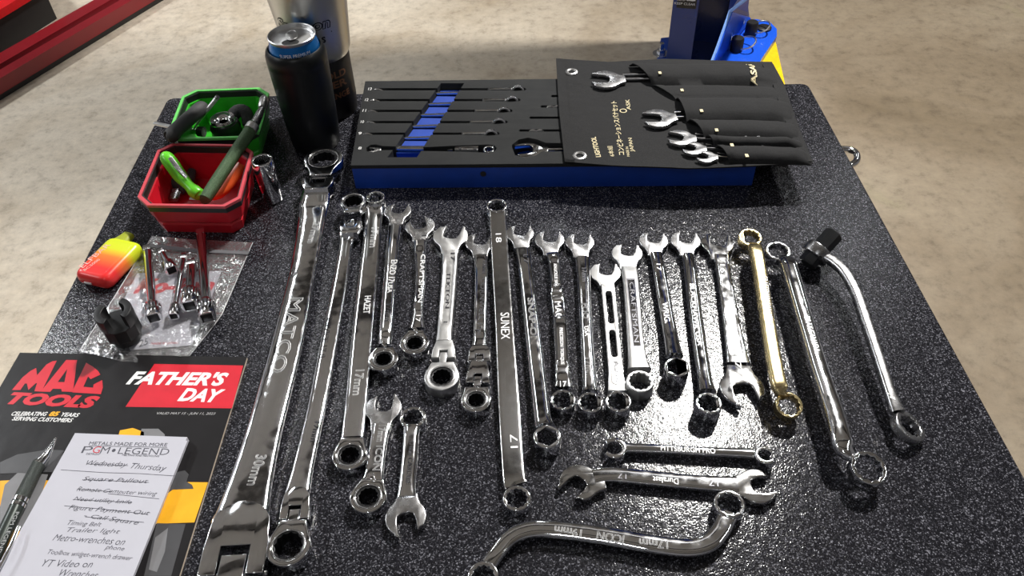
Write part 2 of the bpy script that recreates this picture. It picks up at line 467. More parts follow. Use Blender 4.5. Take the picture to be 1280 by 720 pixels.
for x in (-0.38, 0.33):
    for y in (0.2, 0.87):
        put('caster', lathe([(0.03, -0.018), (0.058, -0.015), (0.06, -0.005), (0.06, 0.005), (0.058, 0.015), (0.03, 0.018)], Matrix.Translation((x, y, -TT + 0.06)) @ Matrix.Rotation(PI / 2, 4, 'Y'), 32), BLACKP, tb)
def tube(pts, r, seg=14, n=6): return loft([(p[0], p[1], p[2], 2 * r, 2 * r) for p in pts], 2, seg, smooth=n)
hp = [(0.386, 0.74, -0.05), (0.42, 0.745, -0.045), (0.448, 0.748, -0.045), (0.455, 0.74, -0.045), (0.455, 0.60, -0.045), (0.448, 0.592, -0.045), (0.42, 0.59, -0.045), (0.386, 0.59, -0.05)]
put('side_handle', tube([at(1052, 187, -.03) + Vector((-0.03, 0.0, 0)), at(1060, 187, -.03), at(1071, 195, -.03), at(1064, 206, -.03), at(1064, 206, -.03) + Vector((-0.04, -0.005, 0))], 0.0045), CH, tb)

# ------------------------------------------------------------------ wrenches
class Wrench:
    def __init__(s, label, A, B, mat, name='combination_wrench', cat='wrench', z=0.0):
        a, b = at(*A), at(*B)
        s.A, s.B = a, b; c = (a + b) / 2
        s.ang = math.atan2(b.y - a.y, b.x - a.x)
        s.t = thing(name, label, cat, (c.x, c.y, 0), s.ang); s.mat = mat
    def fr(s, p, q, z, tilt=0.0, roll=0.0):
        a = at(*p, z); b = at(*q, z); g = math.atan2(b.y - a.y, b.x - a.x)
        return Matrix.Translation(at(*p, z)) @ Matrix.Rotation(g, 4, 'Z') @ Matrix.Rotation(tilt, 4, 'Y') @ Matrix.Rotation(roll, 4, 'X')
    def shaft(s, st, e=3.0, recess=None, mat=None, name='shaft', smooth=5):
        L = []
        for x, y, wpx, z, th in st:
            p = at(x, y, z); L.append((p.x, p.y, p.z, wpx * mpp(x, y, z), th))
        return put(name, loft(L, e, recess=recess, smooth=smooth), mat or s.mat, s.t)
    def open(s, p, frm, wpx, nwpx, z=0.0015, th=0.0065, tilt=15, g=None, mat=None, tailk=1.55, pitch=0.0, bev=0.0009):
        """open jaw centred at p, pointing away from pixel frm"""
        mx = mpp(*p, z); R = wpx * mx / 2; g = g or R * 0.93; nw = nwpx * mx / 2
        q = (2 * p[0] - frm[0], 2 * p[1] - frm[1])
        M = s.fr(p, q, z + th, pitch) @ Matrix.Translation((0, 0, -th))
        t = math.radians(tilt); aa = 136
        o = [(-tailk * R, nw)] + bez((-tailk * R, nw), (-0.98 * R, nw * 1.05), rot2((R, 0), math.radians(aa)), 7)
        o += arc(0, 0, R, aa, 52 + tilt, 16)
        sl = [(0.66 * R, 0.60 * R), (0.83 * R, g / 2), (0.22 * R, g / 2), (-0.13 * R, g * 0.42), (-0.24 * R, g * 0.2), (-0.24 * R, -g * 0.2), (-0.13 * R, -g * 0.42), (0.22 * R, -g / 2), (0.98 * R, -g / 2), (0.86 * R, -g / 2 - 0.2 * R)]
        o += [rot2(q_, t) for q_ in sl]
        o += arc(0, 0, R, -40 + tilt, -aa, 18)
        o += bez(rot2((R, 0), math.radians(-aa)), (-0.98 * R, -nw * 1.05), (-tailk * R, -nw), 7) + [(-tailk * R, -nw)]
        return put('open_jaw', ext([o[::-1]], 0, th, bev, M), mat or (CHJ if s.mat is CH else s.mat), s.t)
    def ring(s, p, frm, wpx, z0=0.0, z1=0.0115, pts=12, wall=0.74, tilt=0.0, roll=0.0, mat=None, name='box_end'):
        mx = mpp(*p, z1); R = wpx * mx / 2
        q = (2 * p[0] - frm[0], 2 * p[1] - frm[1])
        M = s.fr(p, q, z1, tilt, roll) @ Matrix.Translation((0, 0, -(z1 - z0)))
        return put(name, ext([circle(R, 56), star(R * wall, pts)[::-1]], 0, z1 - z0, 0.0011, M), mat or s.mat, s.t)
    def ratchet(s, p, frm, wpx, nwpx, z0=0.0, z1=0.0115, tail=1.5, mat=None, hole=0.72, lever=True, gear=0.56):
        mx = mpp(*p, z1); R = wpx * mx / 2; nw = nwpx * mx / 2
        q = (2 * p[0] - frm[0], 2 * p[1] - frm[1]); M = s.fr(p, q, z1) @ Matrix.Translation((0, 0, -(z1 - z0)))
        a = math.degrees(math.acos(max(-1, min(1, 0.72 * nw / R)))) if nw < R else 90
        a0 = 118 if nw < R * 0.8 else 100
        o = [(-tail * R, nw)] + bez((-tail * R, nw), (-0.9 * R, nw * 1.08), rot2((R, 0), math.radians(a0)), 6) + arc(0, 0, R, a0, -a0, 40) + bez(rot2((R, 0), math.radians(-a0)), (-0.9 * R, -nw * 1.08), (-tail * R, -nw), 6) + [(-tail * R, -nw)]
        hd = put('ratchet_head', ext([o[::-1], circle(R * hole, 48)], 0, z1 - z0, 0.0009, M), mat or s.mat, s.t)
        put('gear', ext([circle(R * (hole - 0.015), 48), star(R * gear, 12, 0.88)[::-1]], 0.0008, z1 - z0 - 0.0009, 0.0004, M), GEAR, hd)
        put('retaining_ring', ext([circle(R * (hole + 0.015), 48), circle(R * (hole - 0.05), 48)], z1 - z0 - 0.0008, z1 - z0 - 0.0001, 0.0002, M), DCH, hd)
        if lever:
            lv = put('reversing_lever', ext([[(-0.3 * R, 0.10 * R), (-0.3 * R, -0.14 * R), (0.05 * R, -0.12 * R), (0.28 * R, 0.0), (0.05 * R, 0.10 * R)]], z1 - z0 - 0.0003, z1 - z0 + 0.0012, 0.0003, M @ Matrix.Translation((-1.12 * R, 0, 0)) @ Matrix.Rotation(0.5, 4, 'Z')), CH, hd)
    def flex(s, p, frm, L, wpx, z0=0.0008, z1=0.0105, slot=0.42, mat=None, tongue=True, name='hinge_yoke', arch=True, pitchbase=0.0):
        """forked hinge block: p is the pin pixel, frm the shaft side, L the block length in m"""
        mx = mpp(*p, z1); W = wpx * mx / 2; q = (2 * p[0] - frm[0], 2 * p[1] - frm[1])
        M = s.fr(p, q, z1) @ Matrix.Translation((0, 0, -(z1 - z0)))
        sw = W * slot; f = 0.0035
        top = [(-L, -W * 0.72), (-L, W * 0.72)] if not arch else arc(-L * 0.55, 0, W * 0.98, 250, 110, 9)
        o = top + [(-L * 0.30, W), (f, W), (f, sw), (-L * 0.32, sw), (-L * 0.32, -sw), (f, -sw), (f, -W), (-L * 0.30, -W)]
        y = put(name, ext([o], 0, z1 - z0, 0.0007, M), mat or s.mat, s.t)
        put('hinge_pin', lathe([(0.0018, -W * 1.05), (0.0022, -W * 1.04), (0.0022, W * 1.04), (0.0018, W * 1.05)], M @ Matrix.Translation((0, 0, (z1 - z0) / 2)) @ Matrix.Rotation(PI / 2, 4, 'X'), 16), s.mat, s.t)
        if tongue:
            put('tongue', ext([[(-L * 0.20, -sw * 0.86), (-L * 0.20, sw * 0.86), (L * 0.5, sw * 0.86), (L * 0.5, -sw * 0.86)]], 0.001, z1 - z0 - 0.0008, 0.0006, M), mat or s.mat, s.t)
        return y
    def text(s, body, p0, p1, z, hpx, mat=None, th=0.00035, **k):
        me = text_px(body, p0, p1, z - 0.0001, hpx, th=th, **k)
        if me: put('stamped_lettering', me, mat or ENG, s.t, smooth=0)
    def panel(s, pts, z, mat, name='recessed_panel', th=0.0004):
        put(name, poly_px(pts, z - th / 2, th), mat, s.t, smooth=0)

# 1 large flex head double ratcheting wrench
W = Wrench('largest wrench, long chrome double flex-head, lying second item in from the magazine', (403, 200), (285, 720), CH, 'flex_head_wrench')
W.t['label'] = 'largest wrench of all, broad chrome double flex-head bar stamped with big outlined letters'
W.ratchet((404, 198), (397, 236), 49, 27, 0.010, 0.024, tail=1.35, hole=0.76, gear=0.64, lever=False)
W.flex((397, 224), (392, 250), 0.018, 40, 0.006, 0.022, 0.45, arch=False, tongue=False, name='hinge_yoke')
W.shaft([(396, 240, 34, .012, .012), (393, 256, 38, .010, .011), (391, 270, 35, .009, .010), (381, 330, 33, .008, .009), (366, 400, 38, .008, .009), (349, 470, 42, .008, .009), (329, 545, 46, .008, .009), (313, 605, 56, .008, .010), (304, 640, 66, .008, .011), (300, 652, 70, .008, .013), (298, 658, 72, .008, .014)], 3.2)
W.flex((288, 712), (300, 655), 0.062, 82, 0.001, 0.018, 0.46, arch=True)
W.text('27mm', (396, 277), (388, 303), .0137, 9, LIT, outline=.0004)
W.text('e', (368, 334), (365, 346), .0128, 9, CH2, outline=.0003)
W.text('MATCO', (371, 372), (346, 466), .0128, 18, LIT, outline=.0007)
W.text('30mm', (327, 568), (315, 607), .0130, 14, LIT, outline=.0005)

W = Wrench('long slender chrome flex-head ratcheting wrench immediately right of the largest wrench', (440, 255), (361, 680), CH, 'flex_head_wrench')
W.ratchet((441, 251), (438, 285), 32, 20, .006, .021, tail=1.35, lever=False, hole=.84, gear=.74)
W.flex((438, 279), (436, 300), 0.016, 27, 0.003, 0.0165, 0.36, arch=False)
W.shaft([(437, 284, 21, .009, .008), (436, 292, 24, .008, .008), (433, 305, 17, .007, .007), (426, 350, 19, .007, .007), (411, 430, 22, .007, .007), (396, 510, 23, .007, .007), (380, 580, 26, .007, .007), (373, 612, 31, .007, .008), (370, 624, 33, .007, .009)], 3.4)
W.flex((367, 643), (372, 610), 0.026, 36, 0.001, 0.014, 0.42)
W.ratchet((360, 681), (366, 650), 56, 34, 0.0, 0.0145, tail=1.25, lever=False, hole=.74, gear=.66)
W.text('SERVICE 17 8', (412, 395), (402, 447), .0107, 8, outline=.00022)
W.text('17mm', (397, 527), (391, 552), .0107, 7, ENG)

W = Wrench('long chrome ratcheting wrench third from the left, small raised ring at top, no jaw', (469, 247), (437, 567), CH, 'ratcheting_box_wrench')
W.ring((469, 246), (467, 280), 25, .005, .017, 12, .80)
W.shaft([(468.5, 255, 22, .009, .010), (468, 266, 23, .006, .009), (466, 290, 22, .0055, .007), (459, 360, 25, .0055, .007), (452, 430, 27, .0055, .007), (446, 500, 28, .0055, .007), (441, 548, 29, .0055, .007)], 4)
W.ratchet((437, 568), (441, 540), 44, 29, 0, .0115, tail=1.2, lever=False)
W.text('17mm', (469, 284), (466, 309), .0092, 9, LIT, outline=.0002)
W.text('HAZET', (460, 370), (458, 392), .0092, 8, LIT)
W.text('17mm', (450, 462), (446, 494), .0092, 11, LIT, outline=.0002)

W = Wrench('chrome combination wrench with oval shaft and ratchet end, fourth from left in the long row', (497, 262), (479, 448), CH)
W.open((497, 263), (490, 320), 34, 17, .003, .0065, -14)
W.shaft([(494, 280, 17, .006, .006), (491, 310, 17, .007, .008), (487, 360, 18, .007, .009), (483, 410, 18, .007, .009), (482, 424, 17, .006, .008), (481, 432, 16, .006, .007)], 2.4)
W.ratchet((479, 448), (483, 415), 38, 22, 0, .013, tail=1.0, hole=.66, gear=.54)
W.text('ENZO 17', (493, 325), (489, 352), .0118, 8, LIT)
W.text('USA', (488, 353), (487, 366), .0118, 6, LIT)
W.text('17mm', (486, 380), (484, 401), .0118, 8, ENG)

W = Wrench('short slim-waisted chrome ratcheting combination wrench, fifth from left', (524, 283), (518, 428), CH)
W.open((525, 282), (523, 340), 37, 17, .002, .0065, 16)
W.shaft([(525, 302, 18, .006, .006), (525, 315, 15, .006, .007), (526, 350, 14, .006, .008), (523, 385, 13, .006, .008), (522, 400, 16, .006, .007), (521, 412, 22, .006, .007)], 3, recess=lambda u: .0008 if .12 < u < .78 else 0)
W.ratchet((518, 428), (522, 395), 37, 20, 0, .012, tail=1.15, hole=.68, gear=.56)
W.text('17', (530, 294), (530, 302), .0088, 6, ENG)
W.text('CRAFTSMAN', (529, 318), (525, 378), .0094, 6, LIT)
W.text('17', (523, 394), (522, 402), .0094, 6, LIT)

W = Wrench('satin combination wrench with one flex-head ratchet joint and flat recessed shaft', (564, 293), (552, 470), SAT)
W.open((563, 294), (561, 340), 43, 20, .002, .0065, -16)
W.shaft([(563, 315, 20, .006, .006), (562, 340, 19, .006, .008), (559, 380, 19, .006, .008), (556, 415, 19, .006, .008), (555, 428, 21, .006, .008)], 4, recess=lambda u: .0007 if .08 < u < .85 else 0)
W.flex((554, 443), (556, 420), 0.018, 29, 0.001, 0.0125, .36, arch=False)
W.ratchet((552, 470), (554, 440), 44, 29, 0, .0125, tail=1.05, lever=False)
W.text('17', (566, 316), (566, 325), .0097, 5, ENG)
W.text('TEKTON', (561, 340), (559, 385), .0097, 5, ENG)
W.text('17', (557, 402), (556, 410), .0097, 5, ENG)

W = Wrench('chrome combination wrench with double-jointed flex-head ratchet, tucked left of the long flat bar', (600, 303), (595, 497), CH)
W.open((600, 302), (601, 350), 37, 18, .001, .0062, -14)
W.shaft([(601, 320, 18, .005, .006), (602, 345, 17, .006, .008), (601, 385, 17, .006, .008), (600, 420, 17, .006, .008), (599, 434, 20, .006, .008)], 3, recess=lambda u: .0006 if .1 < u < .9 else 0)
W.flex((599, 447), (600, 425), 0.014, 28, 0.001, 0.012, .36, arch=True)
W.flex((597, 474), (599, 450), 0.022, 29, 0.001, 0.0125, .36, arch=False, name='link_block')
W.ratchet((595, 499), (597, 470), 38, 30, 0, .0125, tail=1.05, lever=False)
W.text('17mm', (606, 326), (605, 342), .0094, 5, ENG)
W.text('CORNWELL', (604, 348), (601, 400), .0094, 6, ENG)
W.text('17mm', (600, 404), (599, 424), .0094, 6, ENG)

W = Wrench('very long flat chrome bar wrench with a small ring at each end, mid row', (621, 257), (646, 621), CH2, 'double_box_wrench')
W.ring((621, 256), (623, 300), 27, .0, .012, 12, .78, mat=CH)
W.shaft([(622, 266, 21, .008, .006), (622.5, 278, 21, .008, .005), (625, 320, 22, .008, .0048), (630, 400, 23, .008, .0048), (636, 500, 27, .008, .0048), (642, 590, 28, .008, .005), (645, 607, 31, .007, .006)], 6)
W.ring((646, 622), (642, 580), 36, .0, .0115, 12, .76, mat=CH)
W.text('18', (623, 292), (623.5, 303), .0105, 7, LIT)
W.text('SUNEX', (631, 391), (632, 424), .0105, 11, LIT)
W.text('17', (643, 560), (642, 543), .0105, 9, LIT)

W = Wrench('chrome combination wrench leaning right with deep six-sided box, right of the long flat bar', (650, 292), (684, 545), CH)
W.open((650, 291), (656, 340), 35, 19, .003, .0065, -18)
W.shaft([(653, 308, 19, .006, .006), (657, 340, 18, .007, .008), (664, 400, 20, .007, .009), (672, 470, 21, .008, .009), (678, 520, 22, .011, .009), (681, 533, 25, .013, .008)], 2.6)
W.ring((684, 545), (678, 510), 35, 0, .017, 6, .78)
W.text('17', (657, 318), (658, 329), .0112, 6, ENG)
W.text('SNAP-ON', (663, 372), (668, 430), .0117, 8, LIT, outline=.00022)
W.text('17', (677, 483), (679, 495), .0125, 8, LIT)

W = Wrench('chrome combination wrench with three raised grip panels on its shaft, a short word between them', (688, 300), (704, 498), CH)
W.open((687, 299), (691, 340), 37, 18, .002, .0065, -14)
W.shaft([(690, 318, 17, .006, .006), (692, 325, 15, .007, .009), (695, 350, 15, .007, .009), (696, 368, 16, .007, .009), (697, 374, 17, .006, .006), (699, 395, 17, .006, .006), (700, 402, 18, .007, .009), (702, 440, 18, .007, .009), (703, 465, 19, .007, .009), (704, 477, 20, .007, .007), (704, 485, 23, .007, .006)], 4, recess=lambda u: .0009 if (.08 < u < .29 or .48 < u < .86) else 0)
W.ring((704, 499), (703, 460), 32, 0, .012, 12, .80)
W.text('MAC', (697, 377), (699, 398), .0090, 8, LIT)
W.text('KNUCKLE SAVER', (694, 330), (696, 362), .0112, 4, LIT)
W.text('PRECISION TORQUE', (701, 410), (703, 456), .0112, 5, LIT)
W.text('17', (700, 480), (708, 480), .0108, 7, LIT)

W = Wrench('plain chrome combination wrench with rounded shaft bearing a joined oval emblem and three letters', (725, 303), (738, 502), CH)
W.open((725, 302), (728, 345), 36, 19, .002, .0065, -14)
W.shaft([(728, 322, 19, .006, .006), (730, 350, 17, .007, .009), (732, 400, 17, .007, .010), (735, 450, 18, .007, .010), (737, 480, 19, .008, .009), (738, 490, 22, .009, .008)], 2.3)
W.ring((738, 502), (736, 465), 32, 0, .0145, 12, .80)
W.text('17mm', (730, 335), (731, 352), .0117, 6, ENG)
W.text('FOO', (731, 379), (733, 398), .0122, 9, LIT, outline=.0002)
W.text('USA', (733, 408), (734, 420), .0122, 6, LIT)
W.text('17mm', (735, 447), (737, 472), .0122, 8, LIT, outline=.0002)

def slot_poly(a, b, w0, w1, n=7):
    """rounded slot between two local points"""
    a, b = Vector(a), Vector(b); d = (b - a).normalized(); g = math.degrees(math.atan2(d.y, d.x))
    return arc(a.x, a.y, w0, g + 90, g + 270, n) + arc(b.x, b.y, w1, g - 90, g + 90, n)
W = Wrench('satin skeleton wrench, its shaft cut through by two long slots', (757, 340), (773, 502), SAT)
W.open((757, 340), (761, 385), 38, 17, .002, .0065, -12, tailk=1.25)
A = at(760, 358, .0095); B = at(772, 488, .0095); Md = Matrix.Translation((A.x, A.y, 0)) @ Matrix.Rotation(math.atan2(B.y - A.y, B.x - A.x), 4, 'Z'); LL = (B - A).length
hw = 8.8 * mpp(765, 420)
o = [(-0.004, hw * 1.0), (0.01, hw * .98), (LL * .5, hw * .95), (LL * .85, hw * .98), (LL, hw * 1.25), (LL, -hw * 1.25), (LL * .85, -hw * .98), (LL * .5, -hw * .95), (0.01, -hw * .98), (-0.004, -hw * 1.0)]
put('slotted_shaft', ext([o[::-1], slot_poly((LL * .07, 0), (LL * .36, 0), hw * .45, hw * .45), slot_poly((LL * .47, 0), (LL * .68, 0), hw * .45, hw * .45)], .0025, .0095, .0006, Md), SAT, W.t)
put('raised_frame', ext([slot_poly((LL * .77, 0), (LL * .92, 0), hw * .62, hw * .62), slot_poly((LL * .77, 0), (LL * .92, 0), hw * .45, hw * .45)], .0094, .0101, .0002, Md), SAT, W.t)
W.ring((773, 501), (769, 465), 33, 0, .0145, 12, .80, mat=CH)
W.text('ASAHI', (770, 452), (772, 477), .0096, 5, ENG)

W = Wrench('satin combination wrench with a long framed name panel sunk in its shaft', (785, 318), (800, 475), SAT)
W.open((784, 316), (787, 360), 38, 20, .002, .0065, -12)
W.shaft([(786, 335, 20, .006, .006), (788, 350, 20, .007, .009), (791, 385, 20, .007, .009), (794, 425, 21, .007, .009), (797, 452, 24, .008, .009), (799, 463, 30, .009, .009)], 5)
W.ring((800, 476), (796, 440), 35, 0, .0145, 12, .78)
pf = [(783, 348), (794, 348), (802, 434), (791.5, 434)]
pi = [(784.3, 350), (793, 350), (800.5, 432), (792.5, 432)]
W.panel(pf, .0117, ENG, 'panel_border', .0005); W.panel(pi, .0120, CH, 'name_panel', .0005)
W.text('CRAFTSMAN', (789.5, 353), (796, 428), .0124, 6, ENG)
W.panel

W = Wrench('chrome combination wrench with plain bluish shaft and deep six-sided box end', (817, 301), (846, 457), CH)
W.open((817, 300), (822, 345), 36, 17, .002, .0065, -14)
W.shaft([(820, 317, 17, .006, .006), (823, 335, 16, .007, .009), (829, 370, 17, .007, .009), (836, 410, 18, .008, .010), (841, 436, 20, .012, .009), (843, 445, 22, .014, .008)], 3)
W.ring((846, 458), (841, 425), 31, 0, .019, 6, .80)
W.text('17', (823, 330), (824, 338), .0118, 5, LIT)
W.text('WRIGHT', (831, 378), (836, 415), .0125, 7, LIT)

W = Wrench('long chrome combination wrench just left of the wrench with two open jaws', (857, 301), (886, 503), CH)
W.open((857, 300), (861, 345), 37, 17, .002, .0065, -14)
W.shaft([(860, 318, 17, .006, .006), (863, 340, 16, .007, .009), (868, 385, 17, .007, .010), (874, 430, 18, .007, .010), (881, 475, 19, .009, .010), (884, 490, 23, .011, .009)], 2.3)
W.ring((886, 503), (880, 465), 33, 0, .018, 12, .80)
W.text('BLACKHAWK', (865, 355), (871, 412), .0124, 6, LIT)
W.text('USA', (872, 415), (875, 432), .0124, 6, LIT)

W = Wrench('chrome double open-ended wrench left of the golden one, wide bottom jaw', (897, 304), (927, 487), CHW, 'open_end_wrench')
W.open((897, 303), (902, 350), 40, 20, .002, .0065, -14)
W.shaft([(901, 320, 20, .006, .006), (904, 340, 18, .006, .008), (911, 385, 20, .006, .008), (918, 430, 24, .006, .008), (923, 455, 30, .006, .007)], 4, recess=lambda u: .0006 if .06 < u < .42 or .55 < u < .92 else 0)
W.open((928, 484), (919, 430), 55, 30, .002, .0065, 16, tailk=1.3)
W.text('16', (903, 331), (904, 341), .0097, 6, LIT)
W.text('Venzo', (910, 375), (913, 394), .0105, 8, LIT)
W.text('17', (922, 448), (923, 460), .0097, 7, LIT)

W = Wrench('golden brass-toned wrench with an offset ring at both ends', (938, 295), (987, 506), GOLD, 'offset_box_wrench')
W.ring((938, 296), (944, 325), 29, .010, .0195, 12, .80, tilt=-0.12)
W.shaft([(942.5, 307, 13, .015, .007), (944, 311, 17, .023, .009), (947, 325, 17, .0245, .0095), (954, 370, 17, .0245, .0095), (962, 420, 18, .0245, .0095), (970, 465, 19, .0245, .0095), (975, 485, 19, .0235, .0095), (978, 493, 16, .016, .008)], 4)
W.ring((987, 506), (980, 484), 34, .0075, .0185, 12, .82, tilt=0.30)
W.text('CRAFTSMAN VANADIUM', (956, 345), (964, 410), .0295, 6, ENG)
W.text('17', (950, 330), (951, 338), .0295, 6, ENG); W.text('17', (972, 466), (973.5, 475), .0295, 6, ENG)

W = Wrench('long chrome wrench with offset rings, its big lower ring standing off the table at right', (973, 312), (1087, 583), CH, 'offset_box_wrench')
W.ring((973, 313), (985, 335), 31, .010, .0195, 12, .80, tilt=-0.12)
W.shaft([(981, 323, 15, .014, .008), (985, 329, 22, .022, .011), (990, 345, 21, .0235, .012), (1006, 400, 21, .0235, .012), (1024, 460, 22, .0235, .012), (1044, 520, 24, .0235, .012), (1054, 557, 26, .022, .012), (1064, 567, 24, .017, .009)], 2.6)
W.ring((1087, 584), (1062, 556), 45, .010, .0215, 12, .80, tilt=0.22)
W.text('GRAY CANADA', (1008, 395), (1022, 440), .0297, 7, LIT)

W = Wrench('bent dull steel wrench holding a black hexagon bar, far right of the table', (1020, 315), (1140, 533), SAT, 'drain_plug_wrench')
a = at(1008, 330, .008); b = at(1044, 291, .030)
put('hexagon_bar', join([lathe([(.0085, 0), (.0098, .0015), (.0098, (b - a).length - .0015), (.0085, (b - a).length)], axis_m(a, b, .3), 6)]), simple('blackened_steel', (0.05, 0.052, 0.056), .3, .7), W.t, smooth=20)
c = a + (b - a) * .36; ax = (b - a).normalized()
Mr = axis_m(c - ax * .006, c + ax * .006)
put('collar_ring', ext([circle(.0145, 40), circle(.0096, 40)], 0, .012, .0012, Mr), DCH, W.t)
put('set_screw', lathe([(.002, 0), (.002, .0155)], axis_m(c, c + Vector((-.15, -1, .45)), 0), 12), BLACKP, W.t)
W.shaft([(1026, 320, 13, .017, .010), (1040, 326, 14, .020, .009), (1056, 341, 14, .022, .009), (1070, 366, 14, .022, .009), (1080, 395, 14, .021, .0095), (1092, 430, 14, .020, .0095), (1104, 467, 14, .018, .0095), (1115, 499, 15, .016, .009), (1122, 515, 19, .014, .009)], 3, mat=DCH)
W.ring((1139, 532), (1118, 500), 44, .004, .0125, 12, .72, tilt=0.12, roll=-.42, mat=DCH)
W.text('17', (1113, 492), (1116, 500), .0202, 6, LIT)

W = Wrench('stubby chrome combination wrench with ratchet end at the bottom, left of the stubby pair', (478, 508), (460, 622), CH, 'stubby_wrench')
W.open((479, 509), (473, 550), 45, 23, .001, .0065, 0)
W.shaft([(477, 532, 23, .005, .006), (474, 550, 22, .005, .007), (470, 575, 23, .005, .007), (468, 592, 24, .005, .007), (466, 602, 28, .005, .006)], 4)
W.ratchet((460, 620), (468, 590), 46, 28, 0, .0115, tail=1.1)
W.text('17mm', (478, 531), (475, 552), .0087, 9, LIT, outline=.0002)
W.text('ICON', (475, 557), (470, 588), .0087, 9, LIT, outline=.00025)

W = Wrench('stubby chrome combination wrench upside down, ring on top and open jaw at the bottom', (516, 520), (506, 645), CH, 'stubby_wrench')
W.ring((516, 521), (513, 560), 33, 0, .0115, 12, .78)
W.shaft([(515, 533, 22, .008, .007), (514, 545, 20, .008, .008), (512, 575, 21, .007, .009), (509, 605, 21, .006, .008), (508, 622, 25, .006, .006)], 2.6)
W.open((507, 646), (511, 600), 51, 25, .001, .0065, 12, tailk=1.3)
W.text('17mm CARLYLE', (515, 552), (510, 603), .0118, 6, ENG)

W = Wrench('slim chrome flare-nut wrench lying crosswise, above the angled open wrench', (768, 559), (955, 568), CH, 'flare_nut_wrench')
W.shaft([(780, 560, 16, .006, .008), (790, 560.5, 13, .006, .008), (830, 562, 12, .006, .008), (880, 565, 12, .006, .008), (930, 567, 13, .006, .008), (942, 568, 15, .006, .008)], 2.3)
def flare(p, frm, wpx, z1):
    mx = mpp(*p, z1); R = wpx * mx / 2; q = (2 * p[0] - frm[0], 2 * p[1] - frm[1]); M = W.fr(p, q, z1) @ Matrix.Translation((0, 0, -z1))
    o = arc(0, 0, R, 40, 320, 44) + [(R * .62, -R * .32)] + [(R * .6 * math.cos(math.radians(g)), R * .6 * math.sin(math.radians(g))) for g in (-30, -60, -90, -120, -150, 180, 150, 120, 90, 60, 30)] + [(R * .62, R * .32)]
    put('flare_end', ext([o[::-1]], 0, z1, .001, M), CH, W.t)
flare((768, 559), (820, 561), 31, .012); flare((957, 568), (900, 566), 27, .012)
W.text('PITTSBURGH PRO', (826, 560), (894, 564), .0102, 6, LIT)

W = Wrench('chrome angled double open wrench with a large jaw at each end, lying crosswise', (720, 602), (948, 608), CH, 'angle_wrench')
W.open((724, 602), (790, 598), 50, 24, .001, .007, 42, tailk=1.3, mat=CH2)
W.shaft([(742, 596, 22, .006, .006), (762, 594, 20, .006, .007), (800, 597, 20, .006, .007), (850, 602, 20, .006, .007), (900, 606, 21, .006, .007), (922, 607, 24, .006, .006)], 4)
W.open((946, 607), (880, 605), 48, 25, .001, .007, 12, tailk=1.25, mat=CH2)
W.text('17', (783, 596), (772, 595), .0097, 6, ENG)
W.text('Duralast', (848, 602), (816, 599), .0097, 7, LIT)
W.text('17', (898, 605), (886, 604), .0097, 6, ENG)

W = Wrench('chrome wrench bent into a long flat letter S shape at the front edge', (603, 717), (912, 630), CH, 'obstruction_wrench')
W.ring((604, 719), (618, 698), 39, 0, .012, 12, .72)
W.shaft([(611, 706, 21, .007, .008), (619, 694, 20, .008, .008), (637, 673, 21, .008, .008), (660, 663, 22, .008, .008), (690, 662, 22, .008, .008), (750, 669, 23, .008, .008), (820, 681, 24, .008, .008), (860, 685, 24, .008, .008), (885, 679, 24, .008, .008), (900, 664, 23, .008, .008), (907, 650, 24, .008, .008), (909, 643, 27, .007, .008)], 3)
W.ring((912, 629), (905, 660), 39, 0, .013, 12, .78)
W.text('19mm', (727, 667), (693, 662), .0122, 10, LIT, outline=.0002)
W.text('ICON', (780, 675), (746, 669), .0122, 11, LIT, outline=.0003)
W.text('17mm', (835, 681), (799, 678), .0122, 10, LIT, outline=.0002)
#TRAY
TH = 0.034
FLc, FRc = Vector((-0.1815, 0.7605)), Vector((0.285, 0.7385))
BLc, BRc = Vector((-0.184, 0.947)), Vector((0.286, 0.925))
tray = thing('foam_tool_tray', 'black topped blue foam tray with shaped slots holding small wrenches', 'tool tray', (0.05, 0.84, 0))
def inset(d): 
    c = [FLc, FRc, BRc, BLc]; m_ = sum(c, Vector((0, 0))) / 4
    return [tuple(p + Vector((math.copysign(d, m_.x - p.x), math.copysign(d, m_.y - p.y)))) for p in c]
def P2(x, y): q = at(x, y, TH); return (q.x, q.y)
rows = [(111.5, 470, 658), (125, 466, 651), (138.5, 463, 641), (152.5, 460.5, 635), (167, 457.5, 625), (185.5, 457.5, 621)]
hh = 1.35
def chan(y, side):   # slanted channel edges
    t = (y - 104) / (196.5 - 104)
    return (551 + (484 - 551) * t) if side == 0 else (580 + (521 - 580) * t)
hole = [P2(551, 104)]
for i, (y, xl, xr) in enumerate(rows):
    if i < 5:
        hole += [P2(chan(y - hh, 0), y - hh), P2(xl + 2, y - hh), P2(xl, y), P2(xl + 2, y + hh), P2(chan(y + hh, 0), y + hh)]
    else:
        hole += [P2(chan(182, 0), 183), P2(478, 182.5), P2(470, 180.5), P2(463, 181), P2(458, 184.5), P2(458, 189), P2(466, 190), P2(473, 188), P2(478, 187.5), P2(chan(187, 0), 187.5)]
hole += [P2(484, 196.5), P2(521, 196.5)]
for i in range(5, -1, -1):
    y, xl, xr = rows[i]
    if i < 5:
        hole += [P2(chan(y + hh, 1), y + hh), P2(xr - 2, y + hh), P2(xr, y), P2(xr - 2, y - hh - .5), P2(xr - 8, y - hh - 1), P2(xr - 18, y - hh), P2(chan(y - hh, 1), y - hh)]
    else:
        hole += [P2(chan(188, 1), 188.5), P2(566, 189.2), P2(612, 190.8), P2(619, 188), P2(621, 185), P2(618, 181.8), P2(610, 180.5), P2(570, 182), P2(chan(184, 1), 184)]
hole += [P2(580, 104)]
holes = [hole]
